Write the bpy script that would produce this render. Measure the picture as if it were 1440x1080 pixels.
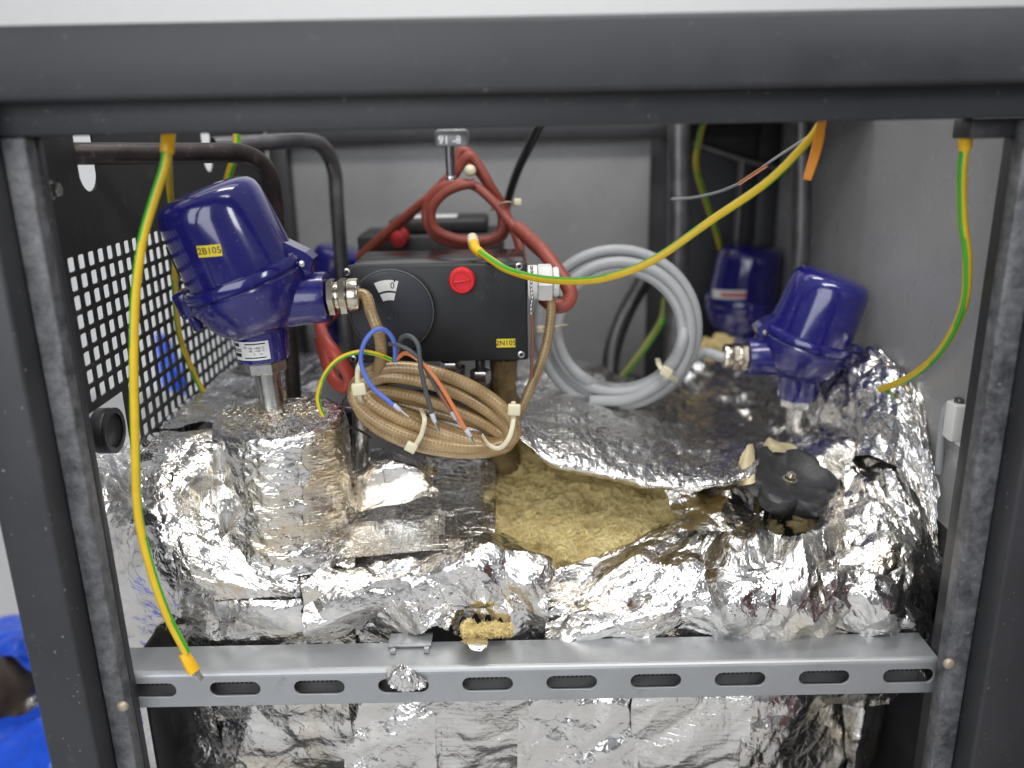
import bpy, bmesh, math, random
import numpy as np
from mathutils import Matrix, Vector
random.seed(7); np.random.seed(7)
for o in list(bpy.data.objects): bpy.data.objects.remove(o)
S = bpy.context.scene
COL = S.collection

# ------------------------------------------------------------------ camera
FPX = 1200.0; PITCH = math.radians(17); ROLL = math.radians(1.1)
CF = np.array([0, math.cos(PITCH), -math.sin(PITCH)]); CX = np.array([1., 0, 0]); CU0 = np.array([0, math.sin(PITCH), math.cos(PITCH)])
CR = math.cos(ROLL)*CX - math.sin(ROLL)*CU0; CU = math.sin(ROLL)*CX + math.cos(ROLL)*CU0
CC = np.array([0, 0, .8])
cd = bpy.data.cameras.new('camera'); cam = bpy.data.objects.new('camera', cd); COL.objects.link(cam)
cam.matrix_world = Matrix(((CR[0], CU[0], -CF[0], CC[0]), (CR[1], CU[1], -CF[1], CC[1]), (CR[2], CU[2], -CF[2], CC[2]), (0, 0, 0, 1)))
cd.sensor_width = 36; cd.lens = 36*FPX/1440; cd.clip_start = .01; cd.clip_end = 60
cd.dof.use_dof = True; cd.dof.focus_distance = .775; cd.dof.aperture_fstop = 2.4
S.camera = cam
# ------------------------------------------------------------------ light
W = bpy.data.worlds.new('World'); S.world = W; W.use_nodes = True
wn = W.node_tree.nodes; wl = W.node_tree.links; wn.clear()
wo = wn.new('ShaderNodeOutputWorld'); wb = wn.new('ShaderNodeBackground'); wt = wn.new('ShaderNodeTexCoord')
ws = wn.new('ShaderNodeSeparateXYZ'); wr = wn.new('ShaderNodeValToRGB'); wm = wn.new('ShaderNodeMapRange')
wl.new(wt.outputs['Generated'], ws.inputs[0]); wm.inputs[1].default_value = -1; wl.new(ws.outputs[2], wm.inputs[0]); wl.new(wm.outputs[0], wr.inputs[0])
wr.color_ramp.elements[0].color = (.035, .035, .04, 1); wr.color_ramp.elements[0].position = .35
wr.color_ramp.elements[1].color = (.52, .54, .58, 1); wr.color_ramp.elements[1].position = .85
wl.new(wr.outputs[0], wb.inputs[0]); wb.inputs[1].default_value = .75; wl.new(wb.outputs[0], wo.inputs[0])
def area(name, loc, tgt, sx, sy, watts, col=(1, 1, 1)):
    l = bpy.data.lights.new(name, 'AREA'); l.shape = 'RECTANGLE'; l.size = sx; l.size_y = sy; l.energy = watts; l.color = col
    o = bpy.data.objects.new(name, l); COL.objects.link(o); o.location = loc
    o.rotation_euler = (Vector(tgt)-Vector(loc)).to_track_quat('-Z', 'Y').to_euler(); return o
area('ceiling_lamp', (.25, -.25, 2.3), (0, .8, .5), 1.5, .35, 26, (1, .985, .96))
area('window_light', (-.75, -1.25, 1.2), (0, .8, .6), 1.7, 1.25, 27, (.93, .96, 1))
area('ceiling_lamp', (1.4, -.7, 1.6), (0, .8, .45), .35, .7, 9, (.95, .97, 1))
area('ceiling_lamp', (-.05, 1.0, 2.4), (-.05, 1.0, 0), .9, .25, 12, (1, .99, .97))
area('wall_fill', (-.9, 1.5, 2.4), (-.9, 2.6, .9), 2.4, .6, 7.5)  # unseen fill light added to brighten the white wall behind
S.view_settings.view_transform = 'Standard'; S.view_settings.look = 'None'; S.view_settings.exposure = 0; S.view_settings.gamma = 1

# ------------------------------------------------------------------ helpers
def P(px, py, d):
    v = CF + CR*(px-720)/FPX + CU*(540-py)/FPX
    return CC + v*d/v[1]
def Q(w):
    v = np.asarray(w)-CC; z = v@CF
    return 720+FPX*(v@CR)/z, 540-FPX*(v@CU)/z
def PP(l): return [P(*a) for a in l]
def dz(px, py, z):                       # depth at which the ray of a pixel reaches height z
    v = CF + CR*(px-720)/FPX + CU*(540-py)/FPX
    return (z-CC[2])/v[2]*v[1]
def link(name, me, mat=None, parent=None):
    o = bpy.data.objects.new(name, me); COL.objects.link(o)
    if mat is not None and not me.materials:
        for m in (mat if isinstance(mat, (list, tuple)) else [mat]): me.materials.append(m)
    if parent is not None: o.parent = parent; 
    return o
def tag(o, label, cat, group=None, kind=None):
    o['label'] = label; o['category'] = cat
    if group: o['group'] = group
    if kind: o['kind'] = kind
    return o
def thing(name, label, cat, loc=(0, 0, 0), rot=None, group=None):
    o = bpy.data.objects.new(name, None); COL.objects.link(o); o.empty_display_size = .02
    M = Matrix.Translation(Vector(loc))
    if rot is not None: M = M @ rot.to_4x4()
    o.matrix_world = M
    return tag(o, label, cat, group)
def pm(verts, faces, smooth=False, name='m'):
    me = bpy.data.meshes.new(name); me.from_pydata([tuple(v) for v in verts], [], faces); me.update()
    if smooth: me.polygons.foreach_set('use_smooth', [True]*len(me.polygons))
    return me
def bmesh_to(bm, smooth=False, ang=None):
    me = bpy.data.meshes.new('m'); bmesh.ops.recalc_face_normals(bm, faces=bm.faces); bm.to_mesh(me); bm.free()
    if smooth:
        me.polygons.foreach_set('use_smooth', [True]*len(me.polygons))
        me.set_sharp_from_angle(angle=math.radians(ang or 35))
    return me
def box(x0, x1, y0, y1, z0, z1, bev=0, seg=2):
    bm = bmesh.new(); bmesh.ops.create_cube(bm, size=1)
    bmesh.ops.scale(bm, vec=(x1-x0, y1-y0, z1-z0), verts=bm.verts)
    bmesh.ops.translate(bm, vec=((x0+x1)/2, (y0+y1)/2, (z0+z1)/2), verts=bm.verts)
    if bev: bmesh.ops.bevel(bm, geom=bm.edges[:], offset=bev, segments=seg, affect='EDGES', profile=.5)
    return bmesh_to(bm, bev > 0, 50)
def lathe(prof, n=48, M=None, caps=True, lobes=None):
    vs = []; fs = []; k = len(prof)
    for r, z in prof:
        for i in range(n):
            a = 2*math.pi*i/n; rr = r*(1+(lobes(a)-1)*min(1, r/max(q[0] for q in prof))**2 if lobes else 1); vs.append((rr*math.cos(a), rr*math.sin(a), z))
    for j in range(k-1):
        for i in range(n):
            b = (i+1) % n; fs.append((j*n+i, j*n+b, (j+1)*n+b, (j+1)*n+i))
    if caps: fs.append(tuple(range(n))[::-1]); fs.append(tuple((k-1)*n+i for i in range(n)))
    me = pm(vs, fs, True)
    if M is not None: me.transform(M)
    me.set_sharp_from_angle(angle=math.radians(38)); return me
def align(p0, p1):                      # matrix taking +Z to p0->p1 at p0
    d = Vector(p1)-Vector(p0); return Matrix.Translation(Vector(p0)) @ d.to_track_quat('Z', 'Y').to_matrix().to_4x4()
def cyl(p0, p1, r, n=24, bev=0, r2=None):
    L = (Vector(p1)-Vector(p0)).length; r2 = r if r2 is None else r2
    pr = [(r, 0), (r2, L)] if not bev else [(r-bev, 0), (r-bev*.3, bev*.3), (r, bev), (r2, L-bev), (r2-bev*.3, L-bev*.3), (r2-bev, L)]
    return lathe(pr, n, align(p0, p1))
def hexnut(p0, p1, r, bore=0):
    L = (Vector(p1)-Vector(p0)).length
    me = lathe([(r*.93, 0), (r, L*.12), (r, L*.88), (r*.93, L)], 6, align(p0, p1)); return me
def catmull(pts, sub):
    p = np.array(pts, float); n = len(p); q = np.vstack([2*p[0]-p[1], p, 2*p[-1]-p[-2]]); out = []
    for i in range(n-1):
        a, b, c, d = q[i], q[i+1], q[i+2], q[i+3]
        for k in range(sub):
            t = k/sub; out.append(.5*((2*b)+(c-a)*t+(2*a-5*b+4*c-d)*t*t+(3*b-a-3*c+d)*t**3))
    out.append(p[-1]); return np.array(out)
def tube(pts, r, n=12, sub=8, stripe=None, smooth=True, flat=1.0, wob=0, cap=True):
    c = catmull(pts, sub) if sub > 1 else np.array(pts, float)
    if wob:
        m = len(c); ph = np.random.rand(6)*6
        L = np.arange(m)/sub
        c = c+wob*np.stack([np.sin(L*1.7+ph[0])+.5*np.sin(L*3.1+ph[1]), .6*np.sin(L*1.3+ph[2]), np.sin(L*1.5+ph[3])+.5*np.sin(L*2.7+ph[4])], 1)
    T = np.gradient(c, axis=0); T /= np.linalg.norm(T, axis=1)[:, None]+1e-12
    N = np.cross(T[0], [0, 0, 1.]); 
    if np.linalg.norm(N) < .1: N = np.cross(T[0], [0, 1., 0])
    N /= np.linalg.norm(N); vs = []; uvl = [0]; 
    for i in range(1, len(c)): uvl.append(uvl[-1]+np.linalg.norm(c[i]-c[i-1]))
    rr = r if hasattr(r, '__len__') else [r]*len(c)
    if len(rr) != len(c): rr = np.interp(np.linspace(0, 1, len(c)), np.linspace(0, 1, len(rr)), rr)
    for i in range(len(c)):
        N = N-T[i]*(N@T[i]); N /= np.linalg.norm(N); B = np.cross(T[i], N)
        for k in range(n):
            a = 2*math.pi*k/n; vs.append(c[i]+rr[i]*(math.cos(a)*N+flat*math.sin(a)*B))
    fs = []; uv = []; mi = []
    for i in range(len(c)-1):
        for k in range(n):
            b = (k+1) % n; fs.append((i*n+k, i*n+b, (i+1)*n+b, (i+1)*n+k))
            uv += [(k/n, uvl[i]), ((k+1)/n, uvl[i]), ((k+1)/n, uvl[i+1]), (k/n, uvl[i+1])]
            mi.append(0 if not stripe else (1 if ((k+.5)/n*2*math.pi+stripe[1]*uvl[i]+stripe[2]) % math.pi < stripe[0]*math.pi else 0))
    nf = len(fs)
    if cap: fs += [tuple(range(n))[::-1], tuple((len(c)-1)*n+k for k in range(n))]; uv += [(0, 0)]*(2*n); mi += [0, 0]
    me = pm(vs, fs, smooth); ul = me.uv_layers.new(name='UV')
    ul.data.foreach_set('uv', np.array(uv, np.float32).ravel()); me.polygons.foreach_set('material_index', mi)
    if smooth and cap: me.set_sharp_from_angle(angle=math.radians(60))
    return me
def curve2d(outer, holes, th, bevel=0):  # filled outline with holes in the local XY plane, thickness th along Z
    cu = bpy.data.curves.new('c', 'CURVE'); cu.dimensions = '2D'; cu.fill_mode = 'BOTH'; cu.extrude = th/2-bevel; cu.bevel_depth = bevel; cu.bevel_resolution = 1; cu.offset = -bevel
    for loop in [outer]+holes:
        sp = cu.splines.new('POLY'); sp.points.add(len(loop)-1); sp.use_cyclic_u = True
        for p, q in zip(sp.points, loop): p.co = (q[0], q[1], 0, 1)
    ob = bpy.data.objects.new('c', cu); COL.objects.link(ob)
    dg = bpy.context.evaluated_depsgraph_get(); me = bpy.data.meshes.new_from_object(ob.evaluated_get(dg))
    bpy.data.objects.remove(ob); bpy.data.curves.remove(cu); return me
def rrect(cx, cy, w, h, r, n=5):
    o = []
    for sx, sy, a0 in ((1, 1, 0), (-1, 1, 90), (-1, -1, 180), (1, -1, 270)):
        for k in range(n+1):
            a = math.radians(a0+90*k/n); o.append((cx+sx*(w/2-r)+r*math.cos(a), cy+sy*(h/2-r)+r*math.sin(a)))
    return o
def textmesh(s, size, ext=.0001, squeeze=1):
    cu = bpy.data.curves.new('t', 'FONT'); cu.body = s; cu.size = size; cu.extrude = ext; cu.align_x = 'CENTER'; cu.align_y = 'CENTER'; cu.resolution_u = 3
    ob = bpy.data.objects.new('t', cu); COL.objects.link(ob)
    dg = bpy.context.evaluated_depsgraph_get(); me = bpy.data.meshes.new_from_object(ob.evaluated_get(dg))
    bpy.data.objects.remove(ob); bpy.data.curves.remove(cu)
    for v in me.vertices: v.co.x *= squeeze
    return me
# a plane facing the camera side: local X -> +X, local Y -> +Z, local Z -> -Y
FRONT = Matrix(((1, 0, 0, 0), (0, 0, -1, 0), (0, 1, 0, 0), (0, 0, 0, 1)))
def at(p, M=FRONT): return Matrix.Translation(Vector(p)) @ M

# ------------------------------------------------------------------ materials
class NT:
    def __init__(s, name):
        s.m = bpy.data.materials.new(name); s.m.use_nodes = True; s.t = s.m.node_tree; s.t.nodes.clear()
        s.out = s.n('OutputMaterial'); s.b = s.n('BsdfPrincipled'); s.l(s.b.outputs[0], s.out.inputs[0])
    def n(s, k): return s.t.nodes.new('ShaderNode'+k)
    def l(s, a, b): s.t.links.new(a, b)
    def tex(s, kind='Object'):
        if not hasattr(s, 'tc'): s.tc = s.n('TexCoord')
        return s.tc.outputs[kind]
    def noise(s, scale, detail=4, rough=.55, co=None, dist=0):
        k = s.n('TexNoise'); k.inputs['Scale'].default_value = scale; k.inputs['Detail'].default_value = detail; k.inputs['Roughness'].default_value = rough; k.inputs['Distortion'].default_value = dist
        s.l(co if co is not None else s.tex(), k.inputs['Vector']); return k
    def ramp(s, x, stops):
        r = s.n('ValToRGB'); e = r.color_ramp.elements
        while len(e) < len(stops): e.new(.5)
        for q, (p, c) in zip(e, stops):
            q.position = p; q.color = (c, c, c, 1) if not hasattr(c, '__len__') else (*c, 1)
        s.l(x, r.inputs[0]); return r.outputs[0]
    def math(s, op, a, b=None):
        k = s.n('Math'); k.operation = op
        for i, v in enumerate((a, b)):
            if v is None: continue
            if hasattr(v, 'links'): s.l(v, k.inputs[i])
            else: k.inputs[i].default_value = v
        return k.outputs[0]
    def mix(s, f, a, b):
        k = s.n('Mix'); k.data_type = 'RGBA'
        for v, i in ((f, k.inputs[0]), (a, k.inputs[6]), (b, k.inputs[7])):
            if hasattr(v, 'links'): s.l(v, i)
            elif hasattr(v, '__len__'): i.default_value = (*v, 1)
            else: i.default_value = v
        return k.outputs[2]
    def bump(s, h, strength=.5, dist=.001, nrm=None):
        k = s.n('Bump'); k.inputs['Strength'].default_value = strength; k.inputs['Distance'].default_value = dist; s.l(h, k.inputs['Height'])
        if nrm is not None: s.l(nrm, k.inputs['Normal'])
        return k.outputs[0]
    def set(s, **kw):
        for k, v in kw.items():
            i = s.b.inputs[k.replace('_', ' ')]
            if hasattr(v, 'links'): s.l(v, i)
            elif hasattr(v, '__len__'): i.default_value = (*v, 1)
            else: i.default_value = v
        return s.m
def simple(name, col, rough=.45, metal=0, var=.12, bump=.0, bscale=400, coat=0, grime=None, nscale=30, specks=0):
    t = NT(name); nz = t.noise(nscale, 5)
    c = t.mix(t.ramp(nz.outputs[0], [(.3, 0), (.7, 1)]), tuple(x*(1-var) for x in col), tuple(min(1, x*(1+var)) for x in col))
    if grime:
        g = t.noise(nscale*2.3, 8, .7); c = t.mix(t.ramp(g.outputs[0], [(.58, 0), (.72, grime[1])]), c, grime[0])
    t.set(Base_Color=c, Metallic=metal, Roughness=t.ramp(nz.outputs[0], [(.2, max(0, rough-.07)), (.8, rough+.07)]))
    if specks:
        g = t.noise(420, 2, .5); c = t.mix(t.ramp(g.outputs[0], [(.70, 0), (.76, specks)]), c, (.30, .30, .36)); g2 = t.noise(26, 7, .7, dist=1.5); c = t.mix(t.ramp(g2.outputs[0], [(.55, 0), (.75, specks*.35)]), c, (.22, .21, .26)); t.set(Base_Color=c)
    if coat: t.set(Coat_Weight=coat, Coat_Roughness=.06)
    if bump:
        b = t.noise(bscale, 3); t.set(Normal=t.bump(b.outputs[0], bump, .0006))
    return t.m
def frame_mat(name, wear):
    t = NT(name); nz = t.noise(14, 6, .6)
    c = t.mix(t.ramp(nz.outputs[0], [(.3, 0), (.75, 1)]), (.024, .0245, .028), (.037, .0375, .043))
    sc = t.noise(60, 9, .75); dust = t.ramp(sc.outputs[0], [(.6, 0), (.74, .30)])
    c = t.mix(dust, c, (.22, .21, .20))
    w = t.noise(60, 10, .78, dist=.2); wr_ = t.ramp(w.outputs[0], [(.36, 0), (.64, wear)])
    c = t.mix(wr_, c, (.24, .24, .25))
    sp_ = t.noise(260, 3, .5); c = t.mix(t.ramp(sp_.outputs[0], [(.71, 0), (.74, .6)]), c, (.35, .34, .32))
    o = t.noise(900, 2); t.set(Base_Color=c, Roughness=t.ramp(nz.outputs[0], [(.2, .42), (.8, .58)]), Normal=t.bump(o.outputs[0], .25, .0004))
    return t.m
M = {}
M['frame'] = frame_mat('dark_grey_powder_coat', 0); M['worn'] = frame_mat('worn_dark_grey_lip', .6)
M['black'] = simple('black_sheet', (.022, .022, .024), .5, bump=.15, bscale=900, grime=((.12, .11, .10), .25))
M['perf'] = simple('perforated_black_paint', (.022, .022, .023), .55, bump=.15, bscale=900, grime=((.14, .13, .12), .3), nscale=18)
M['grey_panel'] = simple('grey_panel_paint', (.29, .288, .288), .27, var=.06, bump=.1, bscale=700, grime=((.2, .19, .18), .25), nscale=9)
M['shade_panel'] = simple('painted_shade_panel', (.06, .06, .065), .5, var=.1)  # dark tone paints in the shade at the right rear
M['galv'] = simple('galvanised_rail', (.36, .37, .38), .44, metal=.55, var=.07, bump=.08, bscale=300, grime=((.16, .15, .13), .35), nscale=22)
M['teeth'] = simple('dark_steel', (.30, .30, .30), .4, metal=.8)
M['steel'] = simple('steel', (.55, .54, .52), .28, metal=1, var=.1, bump=.05, grime=((.25, .20, .14), .6), nscale=60)
M['dsteel'] = simple('dull_pipe_steel', (.16, .155, .16), .35, metal=.8, var=.25, grime=((.10, .05, .035), .8), nscale=40)
M['rusty'] = simple('rusty_brown_pipe', (.040, .029, .028), .45, metal=.4, var=.3, grime=((.22, .2, .2), .5), nscale=50)
M['nickel'] = simple('nickel_brass', (.66, .60, .50), .22, metal=1, var=.08, grime=((.35, .28, .18), .4), nscale=90)
M['blue'] = simple('blue_enamel', (.014, .012, .135), .16, var=.06, coat=.7, bump=.05, bscale=260, nscale=40, grime=((.03, .028, .16), .5), specks=.4)
M['blue_low'] = simple('blue_enamel_dusty', (.015, .013, .135), .24, var=.12, coat=.45, bump=.16, bscale=300, nscale=60, grime=((.13, .125, .20), .75), specks=.6)
M['plastic'] = simple('black_plastic', (.010, .0105, .012), .5, bump=.2, bscale=1100, var=.12, grime=((.06, .06, .06), .3), nscale=45)
M['dial'] = simple('black_dial', (.018, .019, .026), .38, bump=.08, bscale=1100)
M['scuff'] = simple('scuffed_black', (.07, .07, .07), .6, bump=.5, bscale=700, grime=((.5, .48, .45), .9), nscale=200)
M['rubber'] = simple('black_bakelite', (.026, .026, .027), .42, bump=.4, bscale=420, grime=((.13, .125, .12), .7), nscale=75)
M['red'] = simple('red_plastic', (.62, .012, .018), .33, var=.06)
M['white'] = simple('white_plastic', (.72, .71, .68), .4, var=.05, grime=((.45, .42, .36), .4), nscale=60)
M['tie'] = simple('nylon_tie', (.66, .60, .42), .35, var=.06)
M['yellow_tag'] = simple('yellow_label', (.80, .62, .03), .45, var=.03)
M['ink'] = simple('black_ink', (.01, .01, .01), .6); M['paper'] = simple('white_label', (.66, .66, .64), .4, var=.04, grime=((.4, .38, .34), .3), nscale=150)
M['redink'] = simple('red_ink', (.5, .02, .03), .5)
M['yellow'] = simple('yellow_insulation', (.66, .44, .018), .36, var=.06, grime=((.5, .33, .03), .5), nscale=80)
M['green'] = simple('green_insulation', (.05, .36, .02), .36, var=.08)
M['sleeve'] = simple('yellow_sleeve', (.80, .44, .01), .35, var=.05)
M['grey_cable'] = simple('grey_cable', (.32, .325, .33), .42, var=.05, grime=((.25, .24, .22), .4), nscale=70)
M['redcable'] = simple('rust_red_silicone', (.25, .052, .034), .45, var=.16, bump=.1, bscale=500, grime=((.40, .16, .09), .5), nscale=45)
M['redbright'] = simple('red_silicone', (.42, .060, .040), .42, var=.15, grime=((.2, .04, .04), .6), nscale=40)
M['bluewire'] = simple('blue_wire', (.10, .17, .56), .4); M['greywire'] = simple('grey_wire', (.075, .08, .085), .45); M['orangewire'] = simple('orange_wire', (.62, .20, .07), .4)
M['heatshrink'] = simple('brown_sleeve', (.24, .10, .06), .3); M['ferrule'] = simple('pale_ferrule', (.50, .53, .60), .35)
M['blackcable'] = simple('black_cable', (.014, .014, .015), .4); M['orange'] = simple('orange_tag', (.70, .25, .02), .5)
M['rust'] = simple('rusty_rivet', (.42, .36, .27), .5, metal=.5, grime=((.30, .13, .04), .8), nscale=120)
M['bag'] = simple('blue_plastic_film', (.004, .075, .62), .3, var=.2); M['brown'] = simple('brown_cast', (.055, .036, .028), .5, var=.3)
M['wall'] = simple('white_wall', (.82, .82, .81), .6, var=.02); M['floor'] = simple('white_table', (.46, .46, .46), .5, var=.03)
M['doorred'] = simple('dark_red_paint', (.10, .012, .016), .4); M['tape'] = simple('black_tape', (.05, .05, .052), .55, bump=.4, bscale=300, grime=((.18, .18, .18), .6), nscale=90)

def foil(name, facet=(75, 210, 520), amt=(.34, .26, .14), rough=(.10, .24), scrim=0, warm=.35, dark=0, stretch=(1, 1, 1), tint=(.845, .83, .805)):
    t = NT(name)
    mp = t.n('Mapping'); mp.inputs['Scale'].default_value = stretch; t.l(t.tex('UV'), mp.inputs[0]); co = mp.outputs[0]
    wz = t.noise(45, 3, .6, co); va = t.n('VectorMath'); va.operation = 'MULTIPLY_ADD'; t.l(wz.outputs['Color'], va.inputs[0]); va.inputs[1].default_value = (.022,)*3; t.l(co, va.inputs[2]); co2 = va.outputs[0]
    msk = t.noise(16, 3, .5, co); mk = t.ramp(msk.outputs[0], [(.35, .25), (.65, 1)])
    nrm = None
    for sc, a in zip(facet, amt):
        if a <= 0: continue
        v = t.n('TexVoronoi'); v.distance = 'CHEBYCHEV'; v.inputs['Scale'].default_value = sc; t.l(co2, v.inputs['Vector'])
        v2 = t.n('TexVoronoi'); v2.distance = 'EUCLIDEAN'; v2.feature = 'DISTANCE_TO_EDGE'; v2.inputs['Scale'].default_value = sc*.7; t.l(co2, v2.inputs['Vector'])
        h = t.math('ADD', v.outputs['Distance'], t.math('MULTIPLY', v2.outputs['Distance'], .9))
        h = t.math('MULTIPLY', h, mk); nrm = t.bump(h, a, .42/sc, nrm)
    for sc, a in ((48, .5), (150, .5)):      # thin standing creases
        wz2 = t.noise(sc*.9, 4, .65, co); vb_ = t.n('VectorMath'); vb_.operation = 'MULTIPLY_ADD'; t.l(wz2.outputs['Color'], vb_.inputs[0]); vb_.inputs[1].default_value = (.9/sc,)*3; t.l(co, vb_.inputs[2])
        v = t.n('TexVoronoi'); v.feature = 'DISTANCE_TO_EDGE'; v.inputs['Scale'].default_value = sc; t.l(vb_.outputs[0], v.inputs['Vector'])
        nrm = t.bump(t.math('MULTIPLY', t.ramp(v.outputs['Distance'], [(0, 1), (.03, .55), (.10, 0)]), t.ramp(t.noise(sc*.35, 2, .5, co).outputs[0], [(.4, 0), (.6, 1)])), a, .035/sc, nrm)
    if scrim:
        sx = t.n('SeparateXYZ'); t.l(t.tex('UV'), sx.inputs[0]); g = None
        for ax, fr in ((0, 165.), (1, 165.)):
            k = t.math('ABSOLUTE', t.math('SINE', t.math('MULTIPLY', sx.outputs[ax], fr*math.pi))); k = t.math('POWER', t.math('SUBTRACT', 1, k), 6.)
            g = k if g is None else t.math('MAXIMUM', g, k)
        nrm = t.bump(g, scrim, .0006, nrm)
    st = t.noise(14, 6, .6, co); c = t.mix(t.ramp(st.outputs[0], [(.46, 0), (.70, min(1, warm*1.5))]), tint, (.72, .58, .36))  # warm patches paint in reflections of the wool and cables
    s2 = t.noise(70, 7, .65, co); c = t.mix(t.ramp(s2.outputs[0], [(.62, 0), (.8, .35+dark)]), c, (.30, .27, .23))
    rr = t.ramp(t.noise(60, 5, .6, co).outputs[0], [(.3, rough[0]), (.7, rough[1]+.01)])
    t.set(Base_Color=c, Metallic=1., Roughness=rr, Normal=nrm)
    return t.m
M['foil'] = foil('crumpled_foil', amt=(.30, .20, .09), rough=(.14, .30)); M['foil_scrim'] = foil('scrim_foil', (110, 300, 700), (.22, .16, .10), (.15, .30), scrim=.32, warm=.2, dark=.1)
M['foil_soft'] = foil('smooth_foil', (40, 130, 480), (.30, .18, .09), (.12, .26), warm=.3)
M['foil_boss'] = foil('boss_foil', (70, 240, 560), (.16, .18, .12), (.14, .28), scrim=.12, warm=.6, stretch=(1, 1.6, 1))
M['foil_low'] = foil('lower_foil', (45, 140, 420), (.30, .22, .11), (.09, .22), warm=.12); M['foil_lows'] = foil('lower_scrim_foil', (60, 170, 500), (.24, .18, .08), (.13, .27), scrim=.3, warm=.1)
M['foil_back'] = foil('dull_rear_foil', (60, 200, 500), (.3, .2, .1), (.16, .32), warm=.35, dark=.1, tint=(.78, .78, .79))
def wool_mat():
    t = NT('yellow_mineral_wool'); a = t.noise(35, 8, .7, dist=1.2); b = t.noise(240, 6, .7, dist=2.5)
    c = t.mix(t.ramp(a.outputs[0], [(.3, 0), (.7, 1)]), (.78, .58, .23), (.90, .75, .40)); c = t.mix(t.ramp(b.outputs[0], [(.55, 0), (.72, .85)]), c, (.17, .10, .03))  # dark noise patches paint in the shaded hollows of the wool
    h = t.math('ADD', t.noise(120, 8, .75, dist=2).outputs[0], t.math('MULTIPLY', b.outputs[0], .5))
    t.set(Base_Color=c, Roughness=.95, Normal=t.bump(h, .9, .006)); t.b.inputs['Specular IOR Level'].default_value = .1; return t.m
M['wool'] = wool_mat()
def braid_mat():
    t = NT('amber_braided_cable'); sx = t.n('SeparateXYZ'); t.l(t.tex('UV'), sx.inputs[0])
    u = t.math('MULTIPLY', sx.outputs[0], 2*math.pi*3); v = t.math('MULTIPLY', sx.outputs[1], 900.)
    a = t.math('SINE', t.math('ADD', u, v)); b = t.math('SINE', t.math('SUBTRACT', u, v)); g = t.math('MULTIPLY', a, b)
    nz = t.noise(40, 5); c = t.mix(t.ramp(nz.outputs[0], [(.3, 0), (.7, 1)]), (.25, .155, .062), (.44, .305, .145)); c = t.mix(t.ramp(g, [(.35, 0), (.9, .55)]), c, (.16, .085, .035))
    t.set(Base_Color=c, Roughness=.36, Metallic=.1, Coat_Weight=.5, Coat_Roughness=.14, Normal=t.bump(g, .25, .0005)); return t.m
M['braid'] = braid_mat()

# ------------------------------------------------------------------ numpy crumple
def hsh(ix, iy, k):
    n = np.sin(ix*127.1+iy*311.7+k*74.7)*43758.5453; return n-np.floor(n)
def vnoise(x, y, k):
    ix = np.floor(x); iy = np.floor(y); fx = x-ix; fy = y-iy; fx = fx*fx*(3-2*fx); fy = fy*fy*(3-2*fy)
    return (hsh(ix, iy, k)*(1-fx)+hsh(ix+1, iy, k)*fx)*(1-fy)+(hsh(ix, iy+1, k)*(1-fx)+hsh(ix+1, iy+1, k)*fx)*fy
def fbm(x, y, k, o=4):
    s = 0; a = .5
    for i in range(o): s = s+a*(vnoise(x, y, k+i*9)-.5); x = x*2.03+3.1; y = y*2.03+1.7; a *= .5
    return s
def facets(s, t, cell, k, ang=0, an=1.):
    c, q = math.cos(ang), math.sin(ang); x = (c*s+q*t)/cell; y = (-q*s+c*t)/(cell*an)
    x = x+.9*fbm(x*.6, y*.6, k+50, 3); y = y+.9*fbm(x*.6, y*.6, k+70, 3)
    ix = np.floor(x); iy = np.floor(y); best = np.full(x.shape, 9.)
    for a in (-1, 0, 1):
        for b in (-1, 0, 1):
            gx = ix+a; gy = iy+b; dx = x-gx-hsh(gx, gy, k); dy = y-gy-hsh(gx, gy, k+1); th = hsh(gx, gy, k+2)*6.283; d = None
            for j in range(5):
                w = th+j*1.2566+.7*(hsh(gx, gy, k+3+j)-.5); m = (.6+.9*hsh(gx, gy, k+9+j))*(dx*np.cos(w)+dy*np.sin(w)); d = m if d is None else np.maximum(d, m)
            best = np.minimum(best, d+.3*hsh(gx, gy, k+20))
    return (best-.45)*cell
def crumple(s, t, octs, k):
    h = 0
    for i, (cell, amp, ang, an) in enumerate(octs): h = h+amp*facets(s, t, cell, k+i*31, ang, an)
    return h
HEAVY = [(.085, .22, .5, 1.2), (.036, .20, 1.1, 2.8), (.022, .10, 2.3, 2.4), (.010, .05, .2, 1.8)]
EXTRA = [(.085, .27, .5, 1.2), (.040, .30, 1.1, 2.0), (.022, .18, 2.3, 2.2), (.010, .07, .2, 1.8)]
LOWER = [(.08, .15, .3, 1.4), (.034, .13, 1.2, 2.2), (.016, .07, .5, 2.4)]
MED = [(.09, .13, .3, 1.2), (.038, .14, .9, 2.8), (.020, .08, 2.1, 2.4), (.010, .04, 1.7, 1.6)]
LIGHT = [(.10, .07, .3, 1.2), (.038, .08, 1.2, 3.0), (.016, .04, .5, 2.4), (.008, .03, 1.9, 1.4)]
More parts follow.
